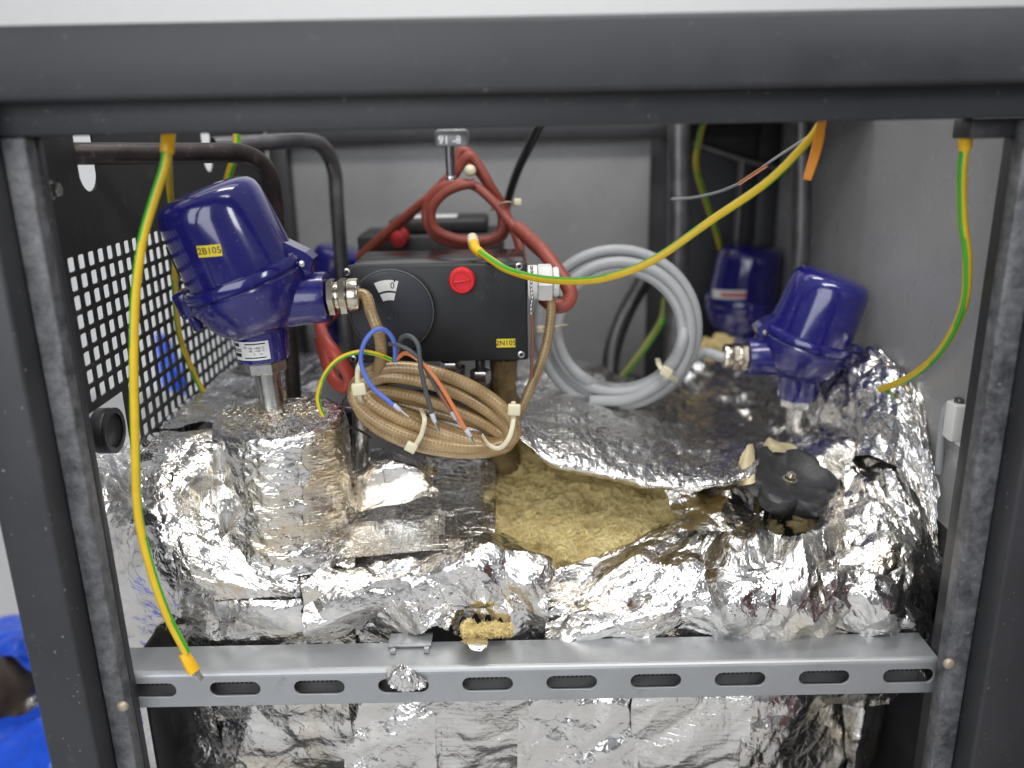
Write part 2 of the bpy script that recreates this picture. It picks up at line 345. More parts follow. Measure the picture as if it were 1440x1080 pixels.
def sheet(ctrl, nu, nv, octs, k=1, cut=None, extra=None, flat=False, world=False, edge=0):
    """ctrl: rows of (px,py,d) control points -> dense sheet, displaced along its normals into creased facets"""
    g = np.array([[p if world else P(*p) for p in row] for row in ctrl])
    R, Cn = g.shape[:2]; su = max(1, round(nu/(Cn-1))); sv = max(1, round(nv/(R-1)))
    rows = np.array([catmull(g[i], su) for i in range(R)]); full = np.array([catmull(rows[:, j], sv) for j in range(rows.shape[1])]).transpose(1, 0, 2)
    H, Wd = full.shape[:2]
    du = np.linalg.norm(np.diff(full, axis=1), axis=2).mean(0); dv = np.linalg.norm(np.diff(full, axis=0), axis=2).mean(1)
    s = np.concatenate([[0], np.cumsum(du)]); t = np.concatenate([[0], np.cumsum(dv)]); SS, TT = np.meshgrid(s, t)
    nr = np.cross(np.gradient(full, axis=1), np.gradient(full, axis=0)); nr /= np.linalg.norm(nr, axis=2)[..., None]+1e-12
    h = crumple(SS+k*.37, TT+k*.61, octs, k) if octs else 0*SS
    if extra: h = h+extra(SS, TT, full)
    pos = full+nr*h[..., None]
    if edge:
        e = fbm(SS*70, TT*70, k+400, 4)*edge; pos[..., 0] += e; pos[..., 2] += fbm(SS*60, TT*60, k+500, 4)*edge
    idx = np.arange(H*Wd).reshape(H, Wd); q = np.stack([idx[:-1, :-1], idx[1:, :-1], idx[1:, 1:], idx[:-1, 1:]], -1).reshape(-1, 4)
    if cut is not None:
        vx = pos.reshape(-1, 3); v = vx-CC; z = v@CF; keep = ~cut(720+FPX*(v@CR)/z, 540-FPX*(v@CU)/z, SS.ravel()/s[-1], TT.ravel()/t[-1], SS.ravel(), TT.ravel())
        q = q[keep[q].all(1)]
    me = bpy.data.meshes.new('sheet'); me.from_pydata(pos.reshape(-1, 3).tolist(), [], q.tolist()); me.update()
    ul = me.uv_layers.new(name='UV'); uv = np.stack([SS.ravel(), TT.ravel()], 1)+np.array([k*.37, k*.61]); ul.data.foreach_set('uv', uv[q.ravel()].astype(np.float32).ravel())
    me.polygons.foreach_set('use_smooth', [not flat]*len(me.polygons))
    if not flat: me.set_sharp_from_angle(angle=math.radians(24))
    return me
def span(cols, profile):
    """cols: (px_top,py_top,d_top, px_bot,py_bot,d_bot); profile: (t, fraction of depth) rows"""
    return [[(a[0]+(a[3]-a[0])*t, a[1]+(a[4]-a[1])*t, a[2]+(a[5]-a[2])*w) for a in cols] for t, w in profile]

# ================================================================== setting
floor = link('floor', pm([(-4, -2, 0), (4, -2, 0), (4, 4, 0), (-4, 4, 0)], [(0, 1, 2, 3)]), M['floor']); floor['kind'] = 'structure'
wall = link('wall', pm([(-4, 2.6, 0), (4, 2.6, 0), (4, 2.6, 3), (-4, 2.6, 3)], [(0, 1, 2, 3)]), M['wall']); wall['kind'] = 'structure'

# ================================================================== cabinet frame
YB = 1.33
fr = thing('cabinet_frame', 'dark grey steel cabinet frame with recessed worn inner lip round the opening', 'cabinet frame', (0, .6, 0))
def part(name, me, mat, par):
    o = link(name, me, mat, par); o.matrix_parent_inverse = par.matrix_world.inverted(); return o
part('top_rail', box(-.45, .47, .600, .655, .8195, .867, .0035), M['frame'], fr)
part('top_lip', box(-.357, .385, .625, .66, .797, .8225, .002), M['frame'], fr)
part('post', box(-.399, -.3575, .601, .655, .0, .8185, .003), M['frame'], fr)
part('post', box(.3865, .455, .601, .655, .0, .8185, .003), M['frame'], fr)
lipL = part('lip', box(-.3565, -.339, .625, .640, .0, .7965, .0015), M['worn'], fr)
lipR = part('lip', box(.366, .3855, .625, .640, .0, .7965, .0015), M['worn'], fr)
part('lip_return', box(-.3565, -.3385, .6405, .6485, .0, .7965, .001), M['frame'], fr)
part('lip_return', box(.3745, .4035, .6405, .668, .0, .7965, .001), M['black'], fr)
part('corner_bracket', box(.335, .374, .641, .668, .783, .7965, .001), M['black'], fr)
for px, py in ((172, 994), (1335, 934)):
    p = P(px, py, .6235); part('rivet', lathe([(.0005, -.0022), (.003, -.002), (.0046, -.0008), (.005, .0002), (.005, .0014)], 20, Matrix.Translation(Vector(p)) @ Matrix.Rotation(-math.pi/2, 4, 'X')), M['rust'], fr)
part('rear_post', box(-.353, -.325, YB-.03, YB-.002, .0, .80, .002), M['black'], fr)
part('rear_post', box(.372, .403, YB-.03, YB-.002, .0, .80, .002), M['black'], fr)
part('shade_plate', box(.235, .403, .98, YB+.049, .8005, .8035), M['black'], fr)  # unseen plate added overhead to darken the right rear
part('rear_rail', box(-.324, .371, YB-.03, YB-.004, .775, .80, .002), M['black'], fr)

back = tag(link('back_panel', box(-.352, .215, YB, YB+.004, .02, .83), M['grey_panel']), 'grey painted back panel behind the hanging rust red cable loop', 'panel')
back2 = tag(link('back_panel', box(.217, .403, YB+.05, YB+.054, .02, .80), M['shade_panel']), 'back panel painted dark as shade behind the steel pipes and the shadowed blue sensor', 'panel')
rp = tag(link('side_panel', box(.404, .4075, .6565, YB+.05, .43, .81), M['grey_panel']), 'plain grey side panel beside the small white cable clip', 'panel')
tag(link('lower_shade_panel', box(.404, .4075, .6565, YB+.05, .02, .4295), M['black']), 'shaded lower side panel painted black below the grey one beside the foil clad tank', 'panel')  # side panel split in two; the black half paints in its shade
tag(link('lower_shade_panel', box(-.3565, -.3535, .694, YB-.031, .02, .328), M['black']), 'black shading panel added under the perforated one beside the foil clad tank', 'panel')  # added so the tank foil beside it reflects dark
tray = tag(link('dark_fill_tray', box(-.352, .403, .66, YB+.04, .012, .018), M['black']), 'black tray added to darken gaps, closing the bottom of the cabinet', 'tray')  # unseen tray added to keep the gaps between foils dark
# perforated side panel, holes cut through
XP = -.3545
def ypz(y, z): return (y, z)
holes = []
for i in range(22):
    for j in range(14):
        y = .690+.0175*i; z = .697-.0157*j
        if z < .582 and y < .752: continue
        holes.append(rrect(y, z, .0128, .0118, .0014, 1))
for y0, w in ((.742, .034), (1.045, .035)):
    holes.append([(y0+w/2*math.cos(a), (.768 if a > math.pi else .796)+(.017 if a > math.pi else .003)*math.sin(a)) for a in np.linspace(0, 2*math.pi, 28, endpoint=False)])
me = curve2d([(.6495, .552), (.674, .552), (.674, .574), (.7435, .574), (.7435, .478), (YB-.031, .478), (YB-.031, .8), (.6495, .8)], holes, .002)
me.transform(Matrix(((0, 0, 1, XP), (1, 0, 0, 0), (0, 1, 0, 0), (0, 0, 0, 1))))
pp = tag(link('perforated_panel', me, M['perf']), 'black side panel perforated with rows of small rectangular holes', 'panel')
bl = thing('panel_bolt', 'small hex socket bolt with washer on the black perforated panel', 'bolt', (XP, .676, .757))
part('washer', cyl((XP+.0008, .676, .757), (XP+.002, .676, .757), .0075), M['steel'], bl)
part('head', hexnut((XP+.002, .676, .757), (XP+.008, .676, .757), .0058), M['steel'], bl)

# ================================================================== slotted rail
ZB0, ZB1 = .3045, .3395
rail = thing('slotted_rail', 'galvanised slotted channel rail crossing the opening below the crumpled foil', 'rail', (0, .65, ZB0))
hl = []
for i in range(10):
    x = P(212+118.4*i, 966.5-2.25*i, .65)[0]; hl.append(rrect(x, .3222, .045, .0142, .007, 6))
me = curve2d([(-.368, ZB0), (.3735, ZB0), (.3735, ZB1-.005), (-.368, ZB1-.005)], hl, .0022, .0004)
me.transform(at((0, .6503, 0))); part('front_face', me, M['galv'], rail)
vs = []; prof = [(.6492, ZB1-.0052), (.6495, ZB1-.0035), (.6505, ZB1-.0018), (.652, ZB1-.0006), (.654, ZB1), (.690, ZB1), (.690, ZB1-.002), (.654, ZB1-.002), (.6514, ZB1-.0052)]
vs = [(x, y, z) for x in (-.368, .3735) for y, z in prof]; n = len(prof)
part('top_face', pm(vs, [(i, (i+1) % n, n+(i+1) % n, n+i) for i in range(n)]+[tuple(range(n))[::-1], tuple(range(n, 2*n))], False), M['galv'], rail)
part('bottom_face', box(-.368, .3735, .6516, .690, ZB0-.0005, ZB0+.0018), M['galv'], rail)
bm_v = []; bm_f = []
tn = 176
for i in range(tn):                      # rolled toothed lip inside the channel, seen through the slots
    x0 = -.350+.712*i/tn; x1 = x0+.0022; b = len(bm_v)
    bm_v += [(x, y, z) for x in (x0, x1) for y, z in ((.662, .3185), (.666, .3185), (.666, .3255), (.662, .3245))]
    bm_f += [(b, b+1, b+2, b+3), (b+7, b+6, b+5, b+4), (b, b+4, b+5, b+1), (b+1, b+5, b+6, b+2), (b+2, b+6, b+7, b+3), (b+3, b+7, b+4, b)]
o = part('toothed_lip', pm(bm_v, bm_f), M['teeth'], rail); o['kind'] = 'stuff'
part('inner_strip', box(-.352, .363, .662, .668, .308, .3182), M['teeth'], rail)
part('back_web', box(-.352, .363, .6905, .692, .308, .336), M['black'], rail)

# ================================================================== foil and wool
def foilthing(name, me, mat, label, cat='foil'): return tag(link(name, me, mat), label, cat)
# left wrapped pipe
A = [[(96, 650, .90), (165, 640, .90), (240, 632, .90), (310, 632, .92), (400, 630, .92), (500, 640, .92)],
     [(96, 628, .80), (165, 614, .79), (240, 606, .79), (310, 604, .80), (400, 610, .83), (500, 625, .83)],
     [(98, 660, .75), (165, 650, .738), (240, 650, .74), (310, 652, .75), (400, 660, .77), (500, 670, .78)],
     [(102, 712, .73), (168, 710, .715), (240, 710, .712), (310, 715, .732), (400, 720, .75), (500, 725, .76)],
     [(112, 778, .727), (175, 775, .71), (240, 775, .70), (310, 780, .703), (400, 780, .71), (500, 775, .73)],
     [(122, 848, .74), (188, 845, .72), (250, 845, .697), (320, 848, .69), (400, 848, .69), (500, 845, .70)],
     [(134, 912, .76), (196, 910, .738), (255, 912, .705), (320, 913, .70), (400, 912, .70), (500, 910, .71)],
     [(140, 962, .79), (215, 960, .76), (265, 962, .73), (320, 963, .72), (400, 962, .72), (500, 960, .73)]]
foilthing('foil_pipe_wrap', sheet(A, 280, 300, MED, 3, extra=lambda s, t, f: np.clip(1.2-s/s.max()*3.2, 0, 1)*(.24*facets(s, t, .040, 311, .4, 1.6)+.18*facets(s, t, .018, 313, 1.3, 1.8))), M['foil_soft'], 'bright foil wrap on the pipe beneath the first blue sensor beside the perforated panel')
# boss
bc = P(394, 583, .757); br = .0605
ang = np.linspace(0, 2*math.pi, 25); rows = []
def ringpt(a, r, z): return bc+np.array([r*math.cos(a), r*math.sin(a), z])
for r, z in ((.010, .003), (.028, .002), (.046, -.001), (.057, -.002), (.0605, -.008), (.0612, -.03), (.061, -.06), (.0615, -.09), (.0625, -.115), (.064, -.135)):
    rows.append([ringpt(-math.pi*1.5-a, r*(1+.02*math.sin(3*a+z*40)), z) for a in ang])
bt = thing('foil_boss', 'upright foil wrapped cylinder carrying the sensor tagged in yellow', 'foil', bc-np.array([0, 0, .135]))
part('wrap', sheet(rows, 300, 190, [(.05, .05, .3, 1.), (.02, .12, 1.2, 1.5), (.008, .2, .5, 1.4), (.004, .2, .5, 1.2)], 11, world=True), M['foil_boss'], bt)
sv = []
for i in range(150):
    a = random.uniform(0, 6.28); rad = .009+abs(random.gauss(0, .010)); 
    sv.append((bc[0]-.010+rad*math.cos(a)*1.6, bc[1]+rad*math.sin(a)*.8, bc[2]+.004+random.uniform(0, .003), random.uniform(.0008, .0022)))
bm = bmesh.new()
for x, y, z, r in sv:
    bmesh.ops.create_icosphere(bm, subdivisions=1, radius=r, matrix=Matrix.Translation((x, y, z)) @ Matrix.Diagonal((1.4, 1, .7, 1)))
o = part('crimped_foil_edge', bmesh_to(bm), M['nickel'], bt); o['kind'] = 'stuff'
# seam flap on the boss and a torn gap
me = sheet([[(470, 600, .735), (430, 612, .712), (395, 622, .700), (352, 640, .695)], [(474, 608, .735), (432, 622, .708), (396, 632, .696), (352, 645, .692)]], 60, 10, LIGHT, 5, edge=.004)
part('seam', me, M['foil_soft'], bt)
# rear left wrap running back
K = [[(196, 700, .80), (205, 612, .80), (255, 603, .80), (320, 596, .80), (440, 590, .80)],
     [(240, 680, .88), (262, 573, .88), (310, 560, .88), (370, 560, .88), (450, 560, .88)],
     [(300, 660, .97), (312, 540, .97), (345, 528, .97), (400, 525, .97), (456, 525, .97)],
     [(345, 640, 1.06), (352, 517, 1.06), (375, 506, 1.06), (410, 500, 1.06), (460, 492, 1.06)]]
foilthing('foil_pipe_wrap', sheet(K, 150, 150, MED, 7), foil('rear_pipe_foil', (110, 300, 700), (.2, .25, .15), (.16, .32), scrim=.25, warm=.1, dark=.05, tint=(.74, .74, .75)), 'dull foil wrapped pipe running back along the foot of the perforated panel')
# flap left of the wool
D = [[(462, 650, .86), (520, 645, .85), (600, 642, .85), (660, 645, .85), (697, 650, .85)],
     [(466, 700, .79), (520, 690, .80), (600, 690, .80), (660, 694, .80), (697, 700, .80)],
     [(468, 745, .745), (520, 738, .75), (600, 732, .755), (660, 734, .755), (696, 738, .755)],
     [(470, 785, .715), (520, 780, .715), (600, 775, .715), (660, 772, .72), (694, 775, .725)]]
foilthing('foil_flap', sheet(D, 180, 140, LIGHT, 9, edge=.002), M['foil_scrim'], 'flat foil flap with a straight cut edge against the yellow wool')
D2 = [[(488, 640, .80), (520, 622, .81), (560, 618, .81), (600, 625, .81), (622, 645, .81)],
      [(488, 665, .765), (520, 645, .755), (560, 640, .75), (600, 648, .758), (622, 665, .775)],
      [(490, 690, .765), (520, 680, .745), (560, 675, .742), (600, 680, .75), (620, 690, .77)],
      [(492, 715, .775), (520, 714, .765), (560, 710, .762), (600, 704, .77), (618, 708, .785)]]
foilthing('foil_crumple', sheet(D2, 110, 90, HEAVY, 13, edge=.004, cut=lambda x, y, a, b, s, t: ((x-503)/17)**2+((y-640)/20)**2 < 1), M['foil'], 'tightly crumpled foil bunched around the foot of the steel rod')
# front apron, left part
topc = [(420, 785), (500, 772), (590, 765), (660, 757), (700, 752), (735, 768), (772, 800)]
Cc = [(x, y, .735, x+4-(x-600)*.03, 905, .698) for x, y in topc]
foilthing('foil_apron', sheet(span(Cc, [(-.04, -.6), (.0, .1), (.1, .75), (.35, 1.25), (.7, 1.35), (1.03, 1.1), (1.15, 1.0), (1.4, .6)]), 340, 190, EXTRA, 17, edge=.003,
          cut=lambda x, y, a, b, s, t: (((x-675)/38)**2+((y-895)/(26))**2 < 1+.5*np.sin(x*.35)) | ((y > 888+6*np.sin(x*.11)) & (x > 575) & (x < 650))), M['foil'], 'crumpled foil apron with a torn lower edge beside the stray wool tuft')
# right dome and apron
G0 = [(758, 806, .735, 768, 905, .70), (800, 784, .745, 800, 905, .695), (870, 762, .755, 865, 905, .69), (945, 742, .765, 940, 905, .685), (990, 700, .79, 1000, 905, .685), (1045, 655, .84, 1060, 905, .685), (1110, 622, .87, 1125, 905, .688), (1190, 612, .86, 1190, 905, .69),
      (1250, 628, .815, 1250, 905, .690), (1294, 680, .77, 1290, 905, .695), (1322, 745, .735, 1312, 905, .71), (1330, 775, .738, 1322, 900, .735)]
def gcut(x, y, a, b, s, t):
    return ((((x-1110)/41)**2+((y-724)/29)**2) < 1) | ((np.abs(x-1058-(y-625)*.25) < 11) & (y > 600) & (y < 668))
foilthing('foil_wrap', sheet(span(G0, [(-.05, -.5), (.0, .05), (.2, .42), (.42, .74), (.65, 1.0), (.85, 1.08), (1.03, 1.02), (1.12, .98), (1.3, .7)]), 560, 280, EXTRA, 23, extra=lambda s, t, f: np.clip((s/s.max()-.5)*4, 0, 1)*(.22*facets(s, t, .034, 301, .4, 1.5)+.22*facets(s, t, .015, 303, 1.3, 1.6)), cut=gcut, edge=.003), M['foil'], 'large bright crumpled foil wrap heaped around the black handwheel')
# scrim flap above the wool
Fc = [(722, 560, .90, 727, 612, .752), (760, 545, .93, 768, 648, .742), (830, 540, .95, 832, 668, .738), (930, 555, .97, 932, 687, .738), (1000, 575, .98, 1003, 684, .745), (1052, 596, .98, 1050, 672, .765), (1085, 610, .98, 1066, 650, .79)]
Fg = span(Fc, [(-.15, -.25), (0, 0), (.25, .33), (.55, .72), (.82, .96), (1, 1.02), (1.04, .96)])
flap = thing('foil_flap', 'scrim reinforced foil flap bulging out over the hollow of yellow wool', 'foil', P(880, 690, .8))
part('skin', sheet(Fg, 300, 180, [(.09, .10, .3, 1.), (.03, .12, 1.2, 1.5), (.012, .14, .5, 1.4), (.0055, .16, 1.9, 1.2)], 29, edge=.004), M['foil_scrim'], flap)
part('wool_backing', sheet([[(a[0]+(6 if a[0] < 800 else 0), a[1]-5, a[2]+.006) for a in r] for r in Fg[:-2]], 120, 60, None, 31, edge=.008, extra=lambda s, t, f: .013+fbm(s*120, t*120, 5)*.006), M['wool'], flap)
# wool
E_ = [[(680, 600, .90), (740, 610, .90), (800, 620, .90), (860, 630, .90), (920, 640, .90), (975, 650, .90)],
      [(680, 668, .845), (740, 665, .85), (800, 668, .85), (860, 672, .85), (920, 678, .845), (975, 682, .84)],
      [(680, 715, .795), (740, 705, .805), (800, 705, .805), (860, 708, .803), (920, 712, .80), (975, 715, .80)],
      [(680, 765, .76), (740, 760, .762), (800, 758, .762), (860, 755, .765), (920, 750, .77), (975, 750, .775)],
      [(680, 825, .735), (740, 825, .735), (800, 822, .735), (860, 815, .74), (920, 800, .745), (975, 790, .75)]]
wl_ = thing('mineral_wool', 'yellow mineral wool exposed in the hollow between the foil flaps', 'wool', P(820, 760, .8))
wfn = lambda s, t, f: fbm(s*22, t*26, 3, 5)*.040+np.clip(fbm(s*34, t*44, 23, 3)-.07, 0, 1)*.06+np.abs(fbm(s*50, t*110, 13, 4))*.014+fbm(s*180, t*260, 17, 3)*.004
wme = sheet(E_, 220, 180, None, 33, extra=wfn); part('batt', wme, M['wool'], wl_)
def fibres(me, n, L, w, seed):
    rng = random.Random(seed); vs = []; fs = []; ps = me.polygons
    for i in range(n):
        p = ps[rng.randrange(len(ps))]; c = p.center; nn = p.normal
        d = Vector((rng.gauss(0, 1), rng.gauss(0, .6), rng.gauss(0, .5))); d = (d-nn*d.dot(nn)*.8).normalized(); side = d.cross(nn).normalized()*w
        b = len(vs); ln = L*rng.uniform(.4, 1.3); up = nn*(-1 if nn.y > 0 else 1)
        for k in range(4):
            u = k/3; q = c+d*ln*(u-.5)+up*(.0004+.0028*rng.random()*(1-(2*u-1)**2))+side*8*rng.uniform(-1, 1)*(u-.5); vs += [q-side, q+side]
        fs += [(b+2*k, b+2*k+1, b+2*k+3, b+2*k+2) for k in range(3)]
    return pm(vs, fs)
o = part('fibres', fibres(wme, 6000, .014, .00018, 5), simple('wool_fibre', (.88, .70, .34), .9, var=.3, nscale=150), wl_); o['kind'] = 'stuff'
from mathutils.bvhtree import BVHTree
def loose_patch(par, src, corners, mat, octs, k, lift=.003, n=7, edge=.003):
    """a separate scrap of foil lying on the surface of src (its four corners given top-left, top-right, bottom-right, bottom-left)"""
    bv = BVHTree.FromPolygons([v.co[:] for v in src.vertices], [p.vertices[:] for p in src.polygons]); c = np.array(corners, float); rows = []
    for i in range(n):
        a = i/(n-1); row = []
        for j in range(n):
            b = j/(n-1); px = (c[0]*(1-b)+c[1]*b)*(1-a)+(c[3]*(1-b)+c[2]*b)*a; d = P(px[0], px[1], 1.)-CC; d = d/np.linalg.norm(d)
            h = bv.ray_cast(Vector(CC), Vector(d)); row.append((h[3] if h[0] is not None else None, d))
        rows.append(row)
    ds = [q[0] for rw in rows for q in rw if q[0] is not None]; m = sum(ds)/len(ds)
    D_ = np.array([[q[0] if q[0] is not None else m for q in rw] for rw in rows])
    for _ in range(2): D_[1:-1, 1:-1] = .5*D_[1:-1, 1:-1]+.125*(D_[:-2, 1:-1]+D_[2:, 1:-1]+D_[1:-1, :-2]+D_[1:-1, 2:])
    g = [[CC+rows[i][j][1]*(D_[i, j]-lift*(1.2 if 0 < i < n-1 and 0 < j < n-1 else .6)) for j in range(n)] for i in range(n)]
    return part('foil_patch', sheet(g, 90, 80, octs, k, world=True, edge=edge), mat, par)
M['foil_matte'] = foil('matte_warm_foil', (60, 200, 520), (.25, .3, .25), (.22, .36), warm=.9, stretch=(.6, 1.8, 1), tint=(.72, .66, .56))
bo = [o for o in bpy.data.objects if o.name == 'wrap'][0]
def sub_world(o): return o
loose_patch(bt, bo.data, [(424, 612), (486, 600), (491, 758), (428, 768)], M['foil_matte'], LIGHT, 101, .0025, edge=.002)
loose_patch(bt, bo.data, [(300, 612), (352, 640), (350, 770), (303, 742)], M['foil_soft'], MED, 102, .002, edge=.002)
pw = bpy.data.objects['foil_pipe_wrap']
loose_patch(pw, pw.data, [(236, 742), (345, 770), (420, 845), (250, 838)], M['foil_soft'], LIGHT, 103, .004)
loose_patch(pw, pw.data, [(150, 640), (235, 628), (250, 735), (165, 742)], M['foil_soft'], MED, 104, .003)
loose_patch(pw, pw.data, [(300, 846), (470, 840), (480, 898), (310, 902)], M['foil_soft'], LIGHT, 105, .004)
fa = bpy.data.objects['foil_apron']
loose_patch(fa, fa.data, [(575, 790), (690, 775), (710, 850), (600, 862)], M['foil_low'], MED, 106, .004)
fw = bpy.data.objects['foil_wrap']
loose_patch(fw, fw.data, [(800, 800), (985, 770), (1000, 850), (815, 880)], M['foil_low'], HEAVY, 107, .004)
loose_patch(fw, fw.data, [(985, 800), (1100, 790), (1085, 880), (1025, 888)], M['foil_low'], MED, 108, .006)
loose_patch(fw, fw.data, [(1150, 800), (1285, 780), (1290, 885), (1165, 888)], M['foil_low'], EXTRA, 109, .005)
loose_patch(fw, fw.data, [(935, 690), (1060, 690), (1085, 742), (955, 750)], M['foil_soft'], MED, 110, .006)
# small wool bits round the handwheel and the torn gap
def lump(px, py, d, r, seed, sq=(1, 1, 1)):
    c = P(px, py, d); bm = bmesh.new(); bmesh.ops.create_icosphere(bm, subdivisions=4, radius=r)
    for v in bm.verts:
        q = v.co.normalized(); a = np.array([q.x*3+seed]), np.array([q.z*3+q.y*2+seed*2])
        v.co = Vector([v.co[i]*sq[i] for i in range(3)])*(1+1.1*float(fbm(a[0], a[1], seed, 4)[0]))+Vector(c)
    return bmesh_to(bm, True, 180)
for (px, py, d, r, lab) in ((1082, 745, .775, .011, 'wool clump peeping out under the black handwheel'), (1130, 738, .78, .012, 'torn wool clump beside the stem of the black handwheel'), (1190, 640, .868, .010, 'small wool clump poking out between foil folds behind the handwheel'), (1303, 655, .772, .011, 'brownish wool clump by the grey side panel near the white clip'), (1008, 490, 1.12, .022, 'shadowed wool mound between the grey coil and the dark rear sensor')):
    tag(link('wool_clump', lump(px, py, d, r, int(px), (1.2, 1, .8)), M['wool']), lab, 'wool')
tf = thing('wool_tuft', 'ragged wool tuft with foil scraps spilling onto the slotted rail', 'wool', P(685, 900, .68))
part('tuft', lump(694, 885, .684, .010, 5, (1.8, .7, .7)), M['wool'], tf)
part('tuft', lump(660, 886, .686, .0075, 8, (.9, .6, 1.2)), M['wool'], tf)
tuft_f = simple('tuft_fibre', (.80, .62, .27), .9, var=.3, nscale=150)
for o_ in list(tf.children):
    o = part('fibres', fibres(o_.data, 700, .007, .00020, 9), tuft_f, tf); o['kind'] = 'stuff'
part('foil_scrap', sheet([[(636, 903, .675), (660, 897, .68), (685, 893, .68)], [(646, 906, .662), (665, 908, .658), (686, 905, .661)], [(652, 908, .6555), (673, 917, .6535), (684, 911, .656)]], 40, 40, MED, 37), M['foil'], tf)
# rear crumpled foils
hx = [(1128, 540, .985), (1168, 508, .95), (1215, 492, .90), (1262, 503, .85), (1300, 555, .805), (1322, 620, .765)]
H_ = [[(x, y+10, d+.015) for x, y, d in hx], hx, [(x-2, y+52, d-.035) for x, y, d in hx], [(x-4, y+105, d-.06) for x, y, d in hx], [(x-6, y+150, d-.085) for x, y, d in hx]]
foilthing('foil_crumple', sheet(H_, 180, 150, [(.07, .30, .5, 1.2), (.035, .36, 1.1, 1.8), (.016, .22, .2, 1.6), (.008, .1, 2., 1.3)], 41, edge=.005), M['foil_back'], 'dull crumpled foil behind the second sensor under the earth wire end')
I_ = [[(940, 490, 1.25), (1000, 478, 1.25), (1060, 480, 1.25), (1120, 490, 1.25), (1170, 500, 1.25)],
      [(940, 530, 1.14), (1000, 515, 1.14), (1060, 515, 1.14), (1120, 530, 1.14), (1170, 540, 1.14)],
      [(940, 575, 1.04), (1000, 570, 1.04), (1060, 575, 1.03), (1120, 585, 1.02), (1170, 590, 1.02)],
      [(940, 640, .95), (1000, 640, .95), (1060, 640, .94), (1120, 640, .93), (1170, 640, .93)]]
foilthing('foil_crumple', sheet(I_, 150, 120, [(.09, .3, .5, 1.), (.04, .35, 1.1, 1.6), (.016, .25, .2, 1.5)], 43), M['foil_back'], 'shadowed creased foil beneath the arm of the second sensor')
I2 = [[(660, 520, 1.10), (760, 500, 1.10), (860, 520, 1.12), (960, 540, 1.12)], [(660, 570, 1.0), (760, 545, 1.0), (860, 560, 1.02), (960, 575, 1.03)], [(660, 640, .94), (760, 620, .94), (860, 620, .95), (960, 630, .95)]]
foilthing('foil_crumple', sheet(I2, 120, 90, MED, 45), M['foil_back'], 'foil lying under the grey cable coil behind the scrim flap')
# lower tank
lt = thing('lower_foil_tank', 'foil clad lower tank with vertical seams below the slotted rail', 'foil tank', P(720, 1200, .8))
strips = [(196, 300, 'foil_low', 50), (287, 492, 'foil_soft', 51), (478, 612, 'foil_low', 52), (598, 742, 'foil_lows', 53), (728, 905, 'foil_low', 54), (890, 1060, 'foil_lows', 55), (1046, 1200, 'foil_soft', 56)]
LT = [(.004, .0), (-.002, .012), (.006, -.010), (-.007, .010), (.003, -.014), (-.005, .004), (.006, -.008)]
def ltd(x): return .715+.10*max(0, (abs(x-700)-380)/180)**2
for n_, (x0, x1, mt, k) in enumerate(strips):
    xs = np.linspace(x0, x1, 5); off = -.0025*(n_ % 2)
    rws = []
    for y, s_, dd in ((930, 0, .035), (970, 0, .004), (1010, 0, 0), (1060, 0, .0), (1130, 0, .01), (1250, 0, .03)):
        rws.append([(720+(x-720)*(1-(y-980)*.00028)+random.uniform(-1.5, 1.5), y, ltd(x)+dd+off+LT[n_][0]*(x-xs[2])/100+LT[n_][1]*(y-1030)/100) for x in xs])
    part('foil_strip', sheet(rws, 150, 170, LOWER if mt != 'foil_low' else MED, k, edge=.002), M[mt], lt)
rws = [[(1186, y, ltd(1186)+.003), (1225-(y-970)*.2, y, .735), (1262-(y-970)*.45, y, .78), (1268-(y-970)*.5, y, .88)] for y in (930, 970, 1010, 1060, 1130, 1250)]
part('foil_strip', sheet(rws, 100, 150, HEAVY, 61), M['foil'], lt)

# scraps and clips on the rail
sc = sheet([[(541, 942, .6470), (558, 935, .6445), (572, 938, .6445), (592, 952, .6450), (600, 957, .6475)], [(542, 955, .6470), (556, 950, .6430), (575, 952, .6425), (590, 960, .6440), (600, 962, .6475)], [(550, 966, .6470), (562, 972, .6440), (575, 973, .6440), (588, 972, .6450), (597, 968, .6475)]], 60, 50, [(.012, .3, .5, 1), (.005, .5, .2, 1.2)], 63, edge=.003)
tag(link('foil_scrap', sc, M['foil']), 'wad of pale foil stuck in a slot of the rail', 'foil scrap')
cl = thing('metal_clip', 'small grey metal clip lying on the rear edge of the slotted rail', 'clip', P(580, 897, .682))
c0 = P(545, 896, .682); c1 = P(606, 893, .682)
part('plate', box(c0[0], c1[0], .680, .700, .3405, .343, .0006), M['galv'], cl)
part('tab', box(c0[0]+.003, c0[0]+.008, .671, .6755, .3400, .3440, .0006), M['galv'], cl)
part('tab', box(c1[0]-.006, c1[0]-.001, .671, .6755, .3400, .3455, .0006), M['galv'], cl)

